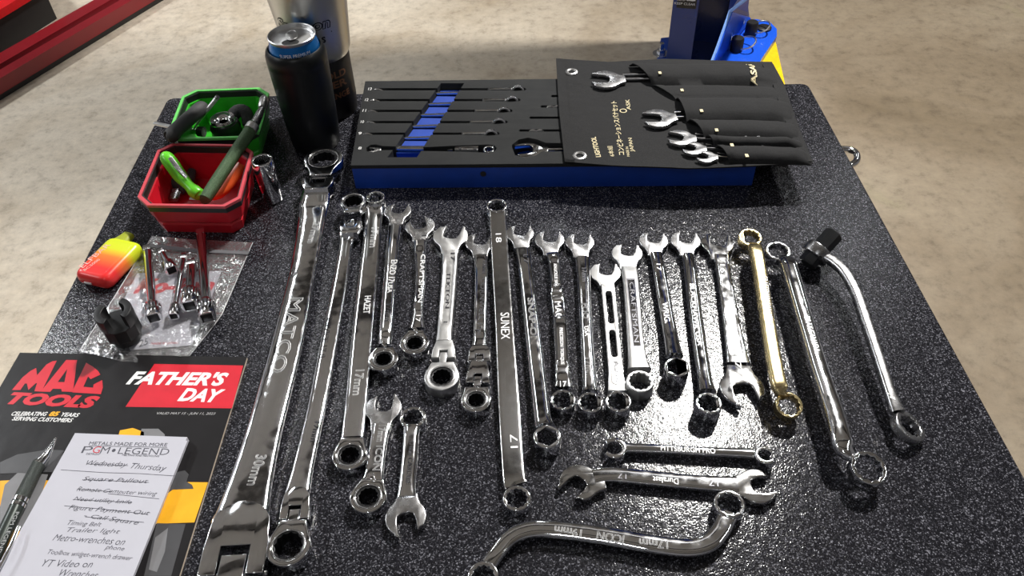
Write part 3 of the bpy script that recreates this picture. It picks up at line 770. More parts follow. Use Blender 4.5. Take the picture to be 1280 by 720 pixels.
for x0, y in ((677, 133), (663, 147), (650, 163), (690, 120)):
    holes.append([P2(x0, y - hh), P2(x0 - 1.5, y), P2(x0, y + hh), P2(740, y + hh), P2(740, y - hh)])
holes.append([P2(640, 181), P2(640, 184), P2(644, 194), P2(655, 196.5), P2(668, 195), P2(678, 189), P2(740, 189), P2(740, 179.5), P2(682, 178.5), P2(672, 174.5), P2(660, 172), P2(648, 174.5)])
put('foam_top', ext([inset(0)] + [h[::1] for h in holes], TH - 0.005, TH, 0.0003), FOAMB, tray, smooth=20)
put('foam_middle', ext([inset(0.002)] + [h[::1] for h in holes], TH - 0.019, TH - 0.005, 0.0001), FOAMB, tray, smooth=20)
put('blue_side_wall', ext([inset(0.0006), inset(0.0019)[::-1]], 0.0, TH - 0.005, 0.0002), FOAMU, tray, smooth=20)
put('blue_base', ext([inset(0.002)], 0.0002, TH - 0.019, 0.0002), FOAMU, tray, smooth=20)
# blue wells lining the slanted channel
for i in range(-1, 6):
    y = 105.5 if i < 0 else rows[i][0] + hh + .3
    y2 = rows[i + 1][0] - hh - .3 if i < 5 else 195.5
    k = .0022
    q = [at(chan(y, 0) + 1, y, TH), at(chan(y, 1) - 1, y, TH), at(chan(y2, 1) - 1, y2, TH), at(chan(y2, 0) + 1, y2, TH)]
    if i == 5: q = [at(chan(190, 0) + 1, 190, TH), at(chan(190, 1) - 1, 190, TH), at(chan(y2, 1) - 1, y2, TH), at(chan(y2, 0) + 1, y2, TH)]
    put('blue_step', prism([(p.x, p.y) for p in q], TH - 0.019, TH - 0.0085), FOAMU, tray, smooth=0)
for (y, xl, xr), s in zip(rows, ('13', '12', '11', '10', '9', '8')):
    xx = xl - 7.5
    put('size_number', text_px(s, (xx - 2, y - .3), (xx + 2, y - .3), TH + .0001, 3.0, th=.0002), WHITEP, tray, smooth=0)
put('push_hole', lathe([(.0035, 0), (.0035, .0012)], Matrix.Translation(at(604, 217, .02) + Vector((0, 0.0, 0))) @ Matrix.Rotation(PI / 2, 4, 'X'), 16), BLACKP, tray)

ordn = ['farthest row', 'second row from the back', 'third row from the back', 'fourth row from the back', 'fifth row from the back']
for i in range(5):
    y, xl, xr = rows[i]
    t = thing('ratcheting_wrench', 'small chrome flex-head ratcheting wrench on edge in the tray slot, ' + ordn[i], 'wrench', at((xl + xr) / 2, y, TH - .018), group='small wrenches in the foam tray')
    z = TH - .0095
    a = at(xl + 9, y, TH); b = at(xr - 50, y, TH); c = at(xr - 5, y, TH)
    yy = lambda q: (q.x, q.y)
    put('shaft', loft([(*yy(a), z, .0026, .008), (*yy((a + b) / 2), z + .001, .0024, .008), (*yy(b), z + .003, .0026, .010)], 4, 12), CH, t)
    put('open_jaw', join([loft([(a.x - .012, a.y, TH - .0015, .0024, .004), (a.x - .006, a.y, TH - .002, .003, .006), (a.x + .003, a.y, z, .003, .010)], 3, 10), loft([(a.x - .004, a.y, z - .005, .002, .003), (a.x + .004, a.y, z - .003, .0028, .006)], 3, 10)]), CH, t)
    d = at(xr - 46, y, TH); e_ = at(xr - 19, y, TH)
    put('link_block', loft([(*yy(d), TH - .0032, .0038, .009), (*yy(e_), TH - .0028, .0035, .009)], 5, 12, smooth=1), CH, t)
    for q in (d, e_): put('flex_joint', lathe([(.002, -.0022), (.0026, -.0018), (.0026, .0018), (.002, .0022)], Matrix.Translation((q.x, q.y, TH - .0018)) @ Matrix.Rotation(PI / 2, 4, 'X'), 14), DCH, t)
    put('box_end', ext([circle(.0085, 32), circle(.0055, 24)], -.0024, .0024, .0006, Matrix.Translation((c.x - .006, c.y, TH - .0030)) @ Matrix.Rotation(PI / 2 - .25, 4, 'X')), CH, t)
W = Wrench('smallest chrome flex-head wrench lying flat in the nearest row of the foam tray', (465, 186), (611, 186), CH, 'ratcheting_wrench')
W.t['group'] = 'small wrenches in the foam tray'
W.open((466, 186.5), (490, 186), 13, 7, TH - .007, .004, 0)
W.shaft([(474, 185, 6, TH - .006, .004), (520, 185.5, 7, TH - .006, .004), (566, 185.5, 8, TH - .006, .004)], 4, smooth=1)
W.shaft([(569, 186, 11, TH - .004, .006), (598, 186, 11, TH - .004, .006)], 6, smooth=1, name='link_block')
for x in (575, 594): put('hinge_pin', lathe([(.002, 0), (.002, .0005)], Matrix.Translation(at(x, 186, TH - .0012)), 14), BLACKP, W.t)
W.ring((611, 185.8), (590, 186), 15, TH - .008, TH - .001, 12, .68)
Wl = [('chrome wrench edge peeking from the short slot beside the dark cloth roll', 133, 690, 3), ('chrome wrench head glinting in the short slot above the large open jaw', 163, 668, 6)]
for lab, y, x, k in Wl:
    t = thing('small_wrench', lab, 'wrench', at(x, y, TH - .016)); q = at(x, y, TH)
    put('open_jaw', join([loft([(q.x - .007, q.y, TH - .004, .002, .003), (q.x - .003, q.y, TH - .0015, .0035, .006), (q.x + .004, q.y, TH - .004, .003, .006)], 2.4, 10), loft([(q.x + .002, q.y, TH - .004, .003, .006), (q.x + .007, q.y, TH - .0015, .0035, .006), (q.x + .012, q.y, TH - .004, .002, .003)], 2.4, 10)]), CH, t)
    put('shaft', loft([(q.x, q.y, TH - .009, .003, .009), (q.x + .06, q.y - .003, TH - .009, .003, .009)], 4, 10, smooth=1), CH, t)
W = Wrench('big open jaw over blue foam, lying flat in the tray beside the cloth roll', (660, 186), (720, 186), CH2, 'open_end_wrench')
W.open((661, 185.5), (700, 186), 40, 10, TH - .010, .006, 10, tailk=1.2)
W.shaft([(676, 186.5, 8, TH - .007, .004), (700, 186, 7, TH - .007, .004), (738, 185, 8, TH - .007, .004)], 3, smooth=1)

#ROLL
def coons(T, B, L, R, nu, nv):
    def pl(P, t):
        d = [0]
        for a, b in zip(P, P[1:]): d.append(d[-1] + math.dist(a, b))
        s = t * d[-1]
        for i in range(len(P) - 1):
            if s <= d[i + 1] + 1e-9:
                k = (s - d[i]) / (d[i + 1] - d[i]); return [P[i][j] + (P[i + 1][j] - P[i][j]) * k for j in (0, 1)]
        return list(P[-1])
    G = []
    for iv in range(nv + 1):
        v = iv / nv; r = []
        for iu in range(nu + 1):
            u = iu / nu; t_, b_, l_, r_ = pl(T, u), pl(B, u), pl(L, v), pl(R, v)
            r.append(tuple((1 - v) * t_[j] + v * b_[j] + (1 - u) * l_[j] + u * r_[j] - ((1 - u) * (1 - v) * T[0][j] + u * (1 - v) * T[-1][j] + (1 - u) * v * B[0][j] + u * v * B[-1][j]) for j in (0, 1)))
        G.append(r)
    return G
def sheet(G3, th):
    bm = bmesh.new()
    a = [[bm.verts.new(p) for p in r] for r in G3]; b = [[bm.verts.new(p - Vector((0, 0, th))) for p in r] for r in G3]
    nv, nu = len(G3) - 1, len(G3[0]) - 1
    for i in range(nv):
        for j in range(nu):
            bm.faces.new((a[i][j], a[i + 1][j], a[i + 1][j + 1], a[i][j + 1])); bm.faces.new((b[i][j], b[i][j + 1], b[i + 1][j + 1], b[i + 1][j]))
    for j in range(nu):
        bm.faces.new((a[0][j], a[0][j + 1], b[0][j + 1], b[0][j])); bm.faces.new((a[nv][j], b[nv][j], b[nv][j + 1], a[nv][j + 1]))
    for i in range(nv):
        bm.faces.new((a[i][0], b[i][0], b[i + 1][0], a[i + 1][0])); bm.faces.new((a[i][nu], a[i + 1][nu], b[i + 1][nu], b[i][nu]))
    return from_bm(bm)
roll = thing('canvas_tool_roll', 'black canvas wrench roll with slanted pockets, spread open over the foam tray', 'tool roll', (0.2, 0.84, 0.036))
Tp = [(695, 73), (760, 78), (830, 74), (900, 76), (965, 76)]; Bp = [(706, 203), (760, 207), (860, 211), (940, 208), (1017, 203)]
Lp = [(695, 73), (699, 140), (706, 203)]; Rp = [(965, 76), (981, 104), (992, 140), (1003, 168), (1017, 203)]
ZC = TH + .0028
def zc(x, y):
    n = noise.noise(Vector((x * 14, y * 22, 1.7)))
    return ZC + .0011 * (n + .6) + (0.0 if x < .29 else -.03 * (x - .29))
def w3(px, py, z): p = at(px, py, z); p.z = z; return p
G = coons(Tp, Bp, Lp, Rp, 50, 34)
def lay(q, dz=0.0):
    p = at(q[0], q[1], ZC + dz); return Vector((p.x, p.y, zc(p.x, p.y) + dz))
put('backing_cloth', sheet([[lay(q) for q in r] for r in G], .0016), CANVAS, roll, smooth=60)
for nm, k0, k1 in (('hem', 0, 2),):
    put('left_hem', sheet([[lay(r[j], .0012) for j in (0, 1, 2)] for r in G], .0010), CANVAS, roll, smooth=60)
    put('bottom_hem', sheet([[lay(q, .0012) for q in G[i]] for i in (33, 34)], .0010), CANVAS, roll, smooth=60)
seams = [(82, 787, 967), (106, 816, 982), (124, 845, 988), (152, 859, 998), (174, 881, 1004), (185, 893, 1009), (204, 912, 1016)]
puff = [.0100, .0035, .0100, .0098, .0095, .0095]
PG = []
for k in range(6):
    (y0, l0, r0), (y1, l1, r1) = seams[k], seams[k + 1]
    for i in range(7 if k < 5 else 8):
        t_ = i / 7; y = y0 + (y1 - y0) * t_; hz = .0016 + puff[k] * (math.sin(PI * t_) ** .45 if 0 < t_ < 1 else 0)
        row = []
        for j in range(31):
            u = j / 30; x = (l0 + (l1 - l0) * t_) * (1 - u) + (r0 + (r1 - r0) * t_) * u
            fade = min(1, (1 - u) * 5) ** .7 * (1 + .15 * noise.noise(Vector((u * 5, k * 3.1, 0))))
            p = at(x, y - 0.0, ZC + .003); row.append(Vector((p.x, p.y, zc(p.x, p.y) + .0012 + (hz - .0012) * fade)))
        PG.append(row)
put('pocket_panel', sheet(PG, .0009), CANVAS, roll, smooth=70)
put('pocket_hem', sheet([[r[j] + Vector((-.0006, 0, .0010)) for j in (0, 1, 2)] for r in PG], .0012), CANVAS, roll, smooth=70)
RH = [[lay((q[0] - (14 - 7 * i), q[1]), .0036) for i in (0, 1, 2)] for q in [(967, 79), (981, 105), (992, 140), (1003, 168), (1015, 201)]]
put('side_binding', sheet(RH, .0012), CANVAS, roll, smooth=70)
GOLDT = simple('cream_thread', (0.72, 0.62, 0.38), .6)
for q in ((714.5, 91), (724.5, 196)):
    p = lay(q, .0002); R = .0085
    put('grommet', lathe([(R, 0), (R * .92, .0016), (R * .7, .0022), (R * .5, .0012), (R * .48, 0)], Matrix.Translation(p), 28, cap=False), SAT, roll)
zz = ZC + .003
def rtext(s, a, b, h, name='print', **k):
    me = text_px(s, a, b, ZC, h, th=.0002, zf=lambda x, y: zc(x, y) + .0002, **k)
    if me: put('printed_text', me, GOLDT, roll, smooth=0)
rtext('LIGHTOOL', (748, 197), (741.5, 172), 6.5, bold=.02)
rtext('6本組', (765, 196), (762, 183), 6.5)
rtext('コンビネーションスパナセット', (777, 194), (767, 127), 8, bold=.01)
rtext('MADE IN', (785.5, 196), (783.5, 184), 3.2)
rtext('JAPAN', (791, 190), (788, 173), 6)
rtext('ASK', (786, 138), (784, 125), 5)
p = lay((779, 139), .0003); put('printed_emblem', ext([circle(.0045, 24), circle(.0034, 24)], 0, .0003, .00005, Matrix.Translation(p)), GOLDT, roll, smooth=0)
p = lay((943, 89), .0); 
mt = text_px('ASAHI', (944, 102), (937, 76), ZC + .009, 8, th=.0003, bold=.03)
from mathutils.bvhtree import BVHTree
_v = [p_ for r in PG for p_ in r]; _n = len(PG[0])
PB = BVHTree.FromPolygons(_v, [(a_ * _n + b_, a_ * _n + b_ + 1, (a_ + 1) * _n + b_ + 1, (a_ + 1) * _n + b_) for a_ in range(len(PG) - 1) for b_ in range(_n - 1)])
def pocket_z(x, y):
    h_ = PB.ray_cast(Vector((x, y, 1)), Vector((0, 0, -1)))
    return (h_[0].z if h_[0] else zc(x, y) + .003) + .0003
if mt:
    zs = [v.co.z for v in mt.vertices]
    for v in mt.vertices: v.co.z = pocket_z(v.co.x, v.co.y) + .0008 + (v.co.z - (ZC + .009))
    put('printed_text', mt, GOLDT, roll, smooth=0)
for (x, y) in ((825, 90), (852.5, 113), (877, 138), (896, 161.5), (915, 181.5), (933.5, 194.5)):
    p = at(x, y, ZC + .010); zt = pocket_z(p.x, p.y) + .0006; p = at(x, y, zt)
    put('size_tag', box(p.x - .0018, p.x + .0018, p.y - .0028, p.y + .0028, pocket_z(p.x, p.y) + .0002, pocket_z(p.x, p.y) + .0010), GOLDT, roll, smooth=0)
RW = [((757, 98.5), (812, 97), .0205, 'chrome open jaw wrench in the top pocket of the black canvas roll', 'flat'),
      ((822, 147), (880, 143), .0190, 'bright open jaw wrench in the third pocket, middle of the canvas roll', ''),
      ((850, 171.5), (905, 174), .0155, 'open jaw wrench in the fourth pocket, just above the two smallest in the roll', ''),
      ((866, 184.5), (925, 187), .0130, 'second smallest open jaw wrench, fifth pocket of the canvas roll', ''),
      ((882, 195.0), (935, 198), .0115, 'smallest open jaw wrench, lowest pocket of the canvas roll', '')]
for i, (c, e_, R, lab, _) in enumerate(RW):
    W = Wrench(lab, c, e_, CH, 'skeleton_wrench'); W.t['group'] = 'wrenches in the canvas roll'
    z = ZC + .0016; mx = mpp(*c, z)
    W.open(c, e_, 2 * R / mx, .75 * R / mx, z, .0048, -12, tailk=1.25)
    a = at(*c, z); b = at(*e_, z); d = (b - a).normalized(); nrm = Vector((-d.y, d.x, 0)); L_ = (.105, .085, .075, .068, .062)[i]
    s0 = a + d * R * 1.1; s1 = a + d * (L_)
    for sg in (1, -1):
        o_ = nrm * sg * R * .27
        put('shaft_rail', loft([((s0 + o_).x, (s0 + o_).y, z + .0020, R * .22, .0038), ((s1 + o_).x, (s1 + o_).y, z + .0020, R * .22, .0038)], 4, 12, smooth=1), CH, W.t)
    bx = s1 + d * R * .5
    put('box_end', ext([circle(R * .62, 32), star(R * .44, 12)], 0, .0042, .0006, Matrix.Translation((bx.x, bx.y, z))), CH, W.t)

#PARTS TRAYS
def parts_tray(label, q, h, c_in, c_edge, name='parts_tray'):
    C = [at(x, y, h) for x, y in q]   # TL TR BR BL
    c = sum(C, Vector()) / 4
    t = thing(name, label, 'tray', (c.x, c.y, 0))
    wx = (C[1] - C[0]).length; wy = (C[0] - C[3]).length
    def sec(d, ch):
        def b(u, v):
            p = C[3] * (1 - u) * (1 - v) + C[2] * u * (1 - v) + C[1] * u * v + C[0] * (1 - u) * v; return (p.x, p.y)
        dx, dy, cx, cy = d / wx, d / wy, ch / wx, ch / wy
        x0, x1, y0, y1 = dx, 1 - dx, dy, 1 - dy
        return [b(x0 + cx, y0), b(x1 - cx, y0), b(x1, y0 + cy), b(x1, y1 - cy), b(x1 - cx, y1), b(x0 + cx, y1), b(x0, y1 - cy), b(x0, y0 + cy)]
    def shell(S_, closed=False, caps=True):
        bm = bmesh.new(); R = [[bm.verts.new((*p, z)) for p in sec(d, ch)] for d, z, ch in S_]
        prs = list(zip(R, R[1:])) + ([(R[-1], R[0])] if closed else [])
        for a, b in prs:
            for i in range(8): bm.faces.new((a[i], a[(i + 1) % 8], b[(i + 1) % 8], b[i]))
        if not closed: bm.faces.new(R[0][::-1]); bm.faces.new(R[-1])
        return from_bm(bm)
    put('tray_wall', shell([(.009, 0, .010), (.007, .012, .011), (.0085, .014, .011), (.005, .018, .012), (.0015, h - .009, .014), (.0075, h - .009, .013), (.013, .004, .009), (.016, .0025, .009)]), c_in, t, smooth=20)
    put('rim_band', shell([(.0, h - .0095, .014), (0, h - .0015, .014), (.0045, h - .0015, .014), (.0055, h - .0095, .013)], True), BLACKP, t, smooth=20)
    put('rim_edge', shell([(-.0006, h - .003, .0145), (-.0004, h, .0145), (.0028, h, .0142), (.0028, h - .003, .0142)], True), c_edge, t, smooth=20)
    return t
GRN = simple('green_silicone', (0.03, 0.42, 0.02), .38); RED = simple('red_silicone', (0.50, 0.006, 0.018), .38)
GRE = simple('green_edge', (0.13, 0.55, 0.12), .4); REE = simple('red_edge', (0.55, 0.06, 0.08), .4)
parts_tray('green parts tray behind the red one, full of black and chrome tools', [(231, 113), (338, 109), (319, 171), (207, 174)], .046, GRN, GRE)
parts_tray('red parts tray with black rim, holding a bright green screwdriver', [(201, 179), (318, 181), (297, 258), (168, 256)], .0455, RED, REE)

def rod(pts, parent, name, mat, seg=24, e=2, smooth=4): return put(name, loft([(*p[:3], 2 * p[3], 2 * p[3]) for p in pts], e, seg, smooth=smooth), mat, parent)
def P(x, y, z, r): q = at(x, y, z); return (q.x, q.y, z, r)
# tools in the green tray
t = thing('tee_handle_driver', 'matt black handled driver with flat steel cross bar, leaning over the green tray rim', 'driver', at(235, 160, 0.03))
rod([P(210, 172, .055, .004), P(213, 170.5, .055, .0085), (*P(222, 161, .052, .0085),), P(240, 145, .046, .0088), P(252, 135, .042, .0088), P(255, 132, .041, .005)], t, 'handle', simple('matt_black_grip', (0.035, 0.035, 0.037), .65))
put('cross_bar', loft([(*at(193, 154, .050), .005, .003), (*at(222, 160.5, .052), .005, .003)], 6, 12, smooth=1), SAT, t)
rod([P(253, 134, .041, .003), P(258, 137, .040, .003)], t, 'steel_neck', CH, smooth=1)
t = thing('scribe', 'thin tapered bright steel rod leaning in the green tray', 'rod', at(256, 142, .015))
rod([P(242, 162, .022, .001), P(248, 152, .030, .0018), P(262, 134, .045, .0027), P(271, 122.5, .054, .0028)], t, 'rod', SAT, smooth=1)
rod([P(270.5, 123.2, .0535, .0031), P(272.5, 120.8, .056, .0029)], t, 'end_cap', CH, smooth=1)
t = thing('black_round_gauge', 'black ribbed round housing topped by a chrome dish in the green tray', 'gauge', at(279, 158, .004))
c = at(279, 150, .034)
put('housing', lathe([(.017, .005), (.019, .008), (.018, .012), (.019, .016), (.018, .020), (.019, .024), (.018, .028), (.017, .031)], Matrix.Translation((c.x, c.y, 0)), 40), simple('ribbed_black', (.012, .012, .013), .35), t)
put('chrome_dish', lathe([(.016, .0305), (.0165, .034), (.0150, .0362), (.010, .0345), (.006, .0325), (.005, .031)], Matrix.Translation((c.x - .001, c.y + .001, 0)), 40), CH, t)
t = thing('spark_plug_adapter', 'short chrome stub adapter with grooved black collar at the front of the green tray', 'adapter', at(244, 165, .004))
rod([P(234, 163.5, .018, .0022), P(236, 163.5, .018, .0040), P(246, 164, .018, .0040), P(248, 164.2, .018, .0045)], t, 'stub', CH, smooth=1)
rod([P(248, 164.2, .018, .0065), P(255, 164.8, .018, .0065)], t, 'collar', BLACKP, smooth=1)
t = thing('black_cloth_strap', 'crumpled black strap at the right end inside the green tray', 'strap', at(302, 150, .01))
q = at(300, 150, .02)
put('strap', loft([(q.x - .012, q.y - .008, .022, .016, .010), (q.x - .002, q.y + .006, .030, .018, .012), (q.x + .010, q.y + .002, .028, .016, .012), (q.x + .012, q.y - .010, .018, .014, .010)], 3, 16), simple('black_web', (.015, .015, .016), .8, bump=.5), t)
t = thing('pick_up_tool', 'long dark green knurled grip tool with steel tip lying across both parts trays', 'hand tool', at(290, 195, .046))
GK = simple('knurled_green', (0.055, 0.105, 0.045), .45, .3, var=.4, scale=900, bump=.5, bscale=1500)
rod([P(257, 248, .036, .005), P(259, 245, .037, .0068), P(285, 205, .046, .0072), P(314, 161, .055, .0072), P(316, 157.5, .0555, .0066)], t, 'grip', GK)
rod([P(312.5, 163, .0555, .0077), P(316.5, 157, .057, .0077)], t, 'hexagon_band', SAT, seg=12, smooth=1)
rod([P(316, 158, .056, .0058), P(321, 150, .058, .0052), P(325, 141, .059, .0044), P(328, 135, .060, .0030)], t, 'steel_neck', DCH)
rod([P(327.5, 135, .060, .0040), P(328, 133, .060, .0052), P(330, 124, .061, .0052), P(330.3, 122.5, .061, .0042)], t, 'tip_knob', SAT, smooth=1)
put('pocket_clip', loft([(*at(329, 137, .055), .0065, .0012), (*at(326, 150, .050), .007, .0012), (*at(321, 168, .046), .0055, .0012)], 5, 10), GRE, t)
rod([P(320, 168, .046, .0011), P(312, 178, .046, .0011), P(306, 187, .044, .0011), P(304.5, 188, .044, .0022)], t, 'wire_hook', CH, seg=10)
# tools in the red tray
LG = simple('lime_plastic', (0.13, 0.62, 0.03), .28)
t = thing('green_screwdriver', 'bright green handled screwdriver in the red parts tray', 'screwdriver', at(228, 225, .004))
rod([P(207, 194, .049, .004), P(208.5, 197, .049, .0078), P(216, 207, .043, .0084), P(226, 221, .032, .0080), P(236, 232, .027, .0060), P(243, 239, .023, .0078), P(250, 244, .020, .0070), P(251.5, 246, .020, .003)], t, 'handle', LG)
put('label_strip', loft([(*at(212.5, 197, .0565), .0050, .0014), (*at(222, 209.5, .0475), .0055, .0014), (*at(233, 222, .0370), .0045, .0014)], 6, 12), DCH, t)
rod([P(250, 245, .020, .0022), P(258, 252, .014, .0022)], t, 'blade', CH, seg=12, smooth=1)
t = thing('orange_handle_tool', 'orange plastic handled tool under the green grip in the red tray', 'tool', at(288, 225, .004))
OR = simple('orange_plastic', (0.72, 0.10, 0.02), .35)
put('handle', loft([(*at(258, 243, .014), .012, .008), (*at(272, 241, .018), .020, .010), (*at(289, 222, .026), .020, .011), (*at(302, 206, .034), .012, .009)], 2.6, 20), OR, t)
t = thing('black_pliers', 'black handled pliers at the bottom of the red tray', 'pliers', at(225, 236, .004))
for pts in ([P(212, 225, .012, .004), P(224, 232, .011, .006), P(240, 236, .010, .005)], [P(240, 214, .014, .005), P(236, 226, .012, .006), P(226, 240, .010, .004)]):
    rod(pts, t, 'handle', simple('matt_black_grip', (0.035, 0.035, 0.037), .65), smooth=3)
put('jaw', loft([(*at(222, 238, .010), .014, .006), (*at(216, 250, .009), .012, .005)], 4, 12, smooth=1), DCH, t)
t = thing('screwdriver_bits', 'small chrome bit lying against the front wall inside the red tray', 'bit', at(246, 252, .004))
rod([P(238, 249, .008, .0028), P(252, 250, .008, .0028)], t, 'shank', CH, seg=6, smooth=1)

#SOCKETS
def deep_socket():
    a, b = at(342, 249), at(326, 202, .056); t = thing('deep_socket', 'chrome deep socket standing upright beside the red parts tray', 'socket', a)
    M = Matrix.Translation(a)
    put('outer_wall', lathe([(.0095, 0), (.0105, .0010), (.0108, .006), (.0102, .008), (.0112, .024), (.0118, .028), (.0122, .055), (.0117, .0565)], M, 48, cap=False), CH, t)
    put('socket_core', ext([circle(.0119, 48), star(.0100, 12)], .001, .0563, .0005, M), CH, t)
    put('socket_floor', lathe([(.0106, .001), (.0106, .030)], M, 24), GEAR, t)
deep_socket()
BI = simple('black_impact_steel', (0.008, 0.008, 0.009), .42, .2)
a = at(159, 432); t = thing('castle_impact_socket', 'short black impact socket with two notched prongs standing on the bag', 'socket', (a.x, a.y, .003))
M = Matrix.Translation((a.x, a.y + .006, .0035)) @ Matrix.Rotation(.4, 4, 'Z')
put('drive_end', lathe([(.0125, 0), (.0135, .001), (.0135, .006), (.0128, .008)], M, 40), BI, t)
put('body', lathe([(.0150, .008), (.0172, .010), (.0172, .024), (.0168, .025)], M, 10), BI, t, smooth=15)
for g in (0, 180):
    o_ = arc(0, 0, .0172, g - 56, g + 56, 12) + arc(0, 0, .0105, g + 56, g - 56, 12)
    put('prong', ext([o_], .0245, .040, .0006, M), BI, t)
EX = [('long chrome extension with square male tip, leftmost on the plastic bag', (184, 309), (192, 398), 6.0, 10.2, 24),
      ('shortest chrome extension lying slanted between two longer ones', (200, 312), (215, 338), 4.0, 8.0, 17),
      ('thin chrome extension with a small socket end, third from left on the bag', (230, 318), (217, 396), 3.6, 7.0, 19),
      ('stubby fluted chrome extension with square male tip, fourth from left on the bag', (240, 327), (237, 383), 6.2, 11, 27),
      ('long chrome extension reaching under the red tray, rightmost on the bag', (251, 289), (259, 398), 6.8, 11, 27)]
for i, (lab, p0, p1, r0, r1, ls) in enumerate(EX):
    mx = mpp(*p1, .01); R1 = r1 * mx; R0 = r0 * mx; zb = .004
    a = at(*p0, zb + R0 + .002); b = at(*p1, zb + R1); L_ = (b - a).length; M = axis_m(a, b)
    t = thing('socket_extension', lab, 'extension', ((a.x + b.x) / 2, (a.y + b.y) / 2, zb))
    sq = R0 * .78; Ls = ls * mx * 1.2
    put('drive_square', ext([[(-sq, -sq), (sq, -sq), (sq, sq), (-sq, sq)]], -.001, .009, .0012, M), CHS, t)
    put('shaft', lathe([(R0 * .8, .007), (R0, .009), (R0, L_ - Ls - .002), (R0 * 1.1, L_ - Ls)], M, 32), CH, t)
    qh = R1 * .62
    put('socket_end', join([lathe([(R0 * 1.0, L_ - Ls - .001), (R1 * .93, L_ - Ls + .003), (R1, L_ - Ls + .004), (R1, L_ - .0042)], M, 32), ext([circle(R1, 32), [(-qh, -qh), (-qh, qh), (qh, qh), (qh, -qh)]], L_ - .010, L_, .0007, M)]), CHS, t)
    put('drive_hole_shade', ext([[(-qh * 1.02, -qh * 1.02), (qh * 1.02, -qh * 1.02), (qh * 1.02, qh * 1.02), (-qh * 1.02, qh * 1.02)]], L_ - .0042, L_ - .0034, .0001, M), GEAR, t)  # dark plate stands in for the shade inside the square hole
    if i in (0, 3, 4):
        put('knurled_band', join([lathe([(.0004, L_ - Ls + .006), (.0006, L_ - Ls + .0065), (.0006, L_ - .011), (.0004, L_ - .0105)], M @ Matrix.Rotation(2 * PI * k / 18, 4, 'Z') @ Matrix.Translation((R1, 0, 0)), 6) for k in range(18)]), CHS, t)['kind'] = 'stuff'
    put('detent_ball', lathe([(.0004, 0), (.0012, .0004), (.0013, .0010), (.0008, .0016)], M @ Matrix.Translation((0, 0, .004)) @ Matrix.Rotation(PI / 2, 4, 'X') @ Matrix.Translation((0, 0, sq - .0004)), 12), DCH, t)

#BAG
bag = thing('clear_plastic_bag', 'clear zip plastic bag holding a white card, lying under the chrome extensions', 'bag', at(200, 380, 0))
card = [(172, 342), (277, 339), (262, 378), (240, 432), (163, 438), (150, 412), (150, 385)]
put('card', poly_px(card, .0012, .0006), PAPER, bag, smooth=0)
put('red_logo_print', text_px('Ko-ken', (170, 358), (268, 356), .0019, 17, th=.0001, bold=.05, shear=.2), REDP, bag, smooth=0)
put('red_small_print', text_px('MADE IN JAPAN', (189, 430), (222, 429), .0019, 3, th=.0001), REDP, bag, smooth=0)
put('ink_marks', text_px('25', (173, 430), (186, 426), .0019, 8, th=.0001, shear=.3), INK, bag, smooth=0)
BG = coons([(190, 295), (250, 300), (316, 303)], [(99, 439), (150, 452), (227, 457)], [(190, 295), (141, 374), (99, 439)], [(316, 303), (276, 396), (227, 457)], 44, 44)
def bz(p, k):
    e = noise.noise(Vector((p.x * 70, p.y * 70, k))) * .5 + abs(noise.noise(Vector((p.x * 28, p.y * 28, k + 4))))
    return .0016 * e
put('upper_film', sheet([[at(*q, .0028) + Vector((0, 0, bz(at(*q), 2))) for q in r] for r in BG], .00005), FILM, bag, smooth=80)
put('lower_film', sheet([[at(*q, .0006) for q in r[::4]] for r in BG[::4]], .0001), FILM, bag, smooth=80)
put('zip_strip', sheet([[at(*q, .0045) for q in BG[i]] for i in (3, 4)], .0008), simple('frosted_zip', (.14, .14, .15), .3), bag)
put('film_edge', join([tube([at(*q, .0030) for q in pts], .0003, 6, 1) for pts in ([BG[i][44] for i in range(0, 45, 4)], [BG[44][i] for i in range(0, 45, 4)], [BG[i][0] for i in range(0, 45, 4)])]), simple('film_welded_edge', (.28, .28, .30), .3), bag)

#VAPE
cs = [at(94, 343, .011), at(132, 361, .011), at(180, 310, .011), at(141, 296, .011)]
a = (cs[0] + cs[1]) / 2; b = (cs[2] + cs[3]) / 2; c = (a + b) / 2; g = math.atan2(b.y - a.y, b.x - a.x); L_ = (b - a).length; Wd = (cs[0] - cs[1]).length * .93
t = thing('vape_device', 'small rounded yellow-to-red plastic device with stubby mouthpiece, left edge of the table', 'vape', (c.x, c.y, 0), g)
M = Matrix.Translation((c.x, c.y, 0)) @ Matrix.Rotation(g, 4, 'Z')
bo = rounded([(-L_ / 2, -Wd / 2), (L_ / 2, -Wd / 2), (L_ / 2, Wd / 2), (-L_ / 2, Wd / 2)], .011, 6)
put('body', curve_mesh([bo], .018, .0075, M @ Matrix.Translation((0, 0, .009)), 5), VAPE, t, smooth=60)
put('mouthpiece', loft([tuple((M @ Vector((L_ / 2 - .004, .008, .010)))[:]) + (.022, .013), tuple((M @ Vector((L_ / 2 + .004, .008, .010)))[:]) + (.016, .010), tuple((M @ Vector((L_ / 2 + .012, .008, .010)))[:]) + (.013, .008)], 2.6, 24), simple('olive_plastic', (.33, .38, .03), .35), t)
put('charging_port', box(-.0012, .0012, -.0045, .0045, -.0012, .0012, M @ Matrix.Translation((-L_ / 2 - .0001, .004, .008)), .0005), LIT, t)
put('printed_text', join([text_px('ELFBAR', (101, 334), (136, 305), .0181, 4.5, th=.0001), text_px('BC5000', (105, 338), (124, 324), .0181, 2.5, th=.0001)]), simple('pale_print', (.8, .45, .4), .5), t, smooth=0)

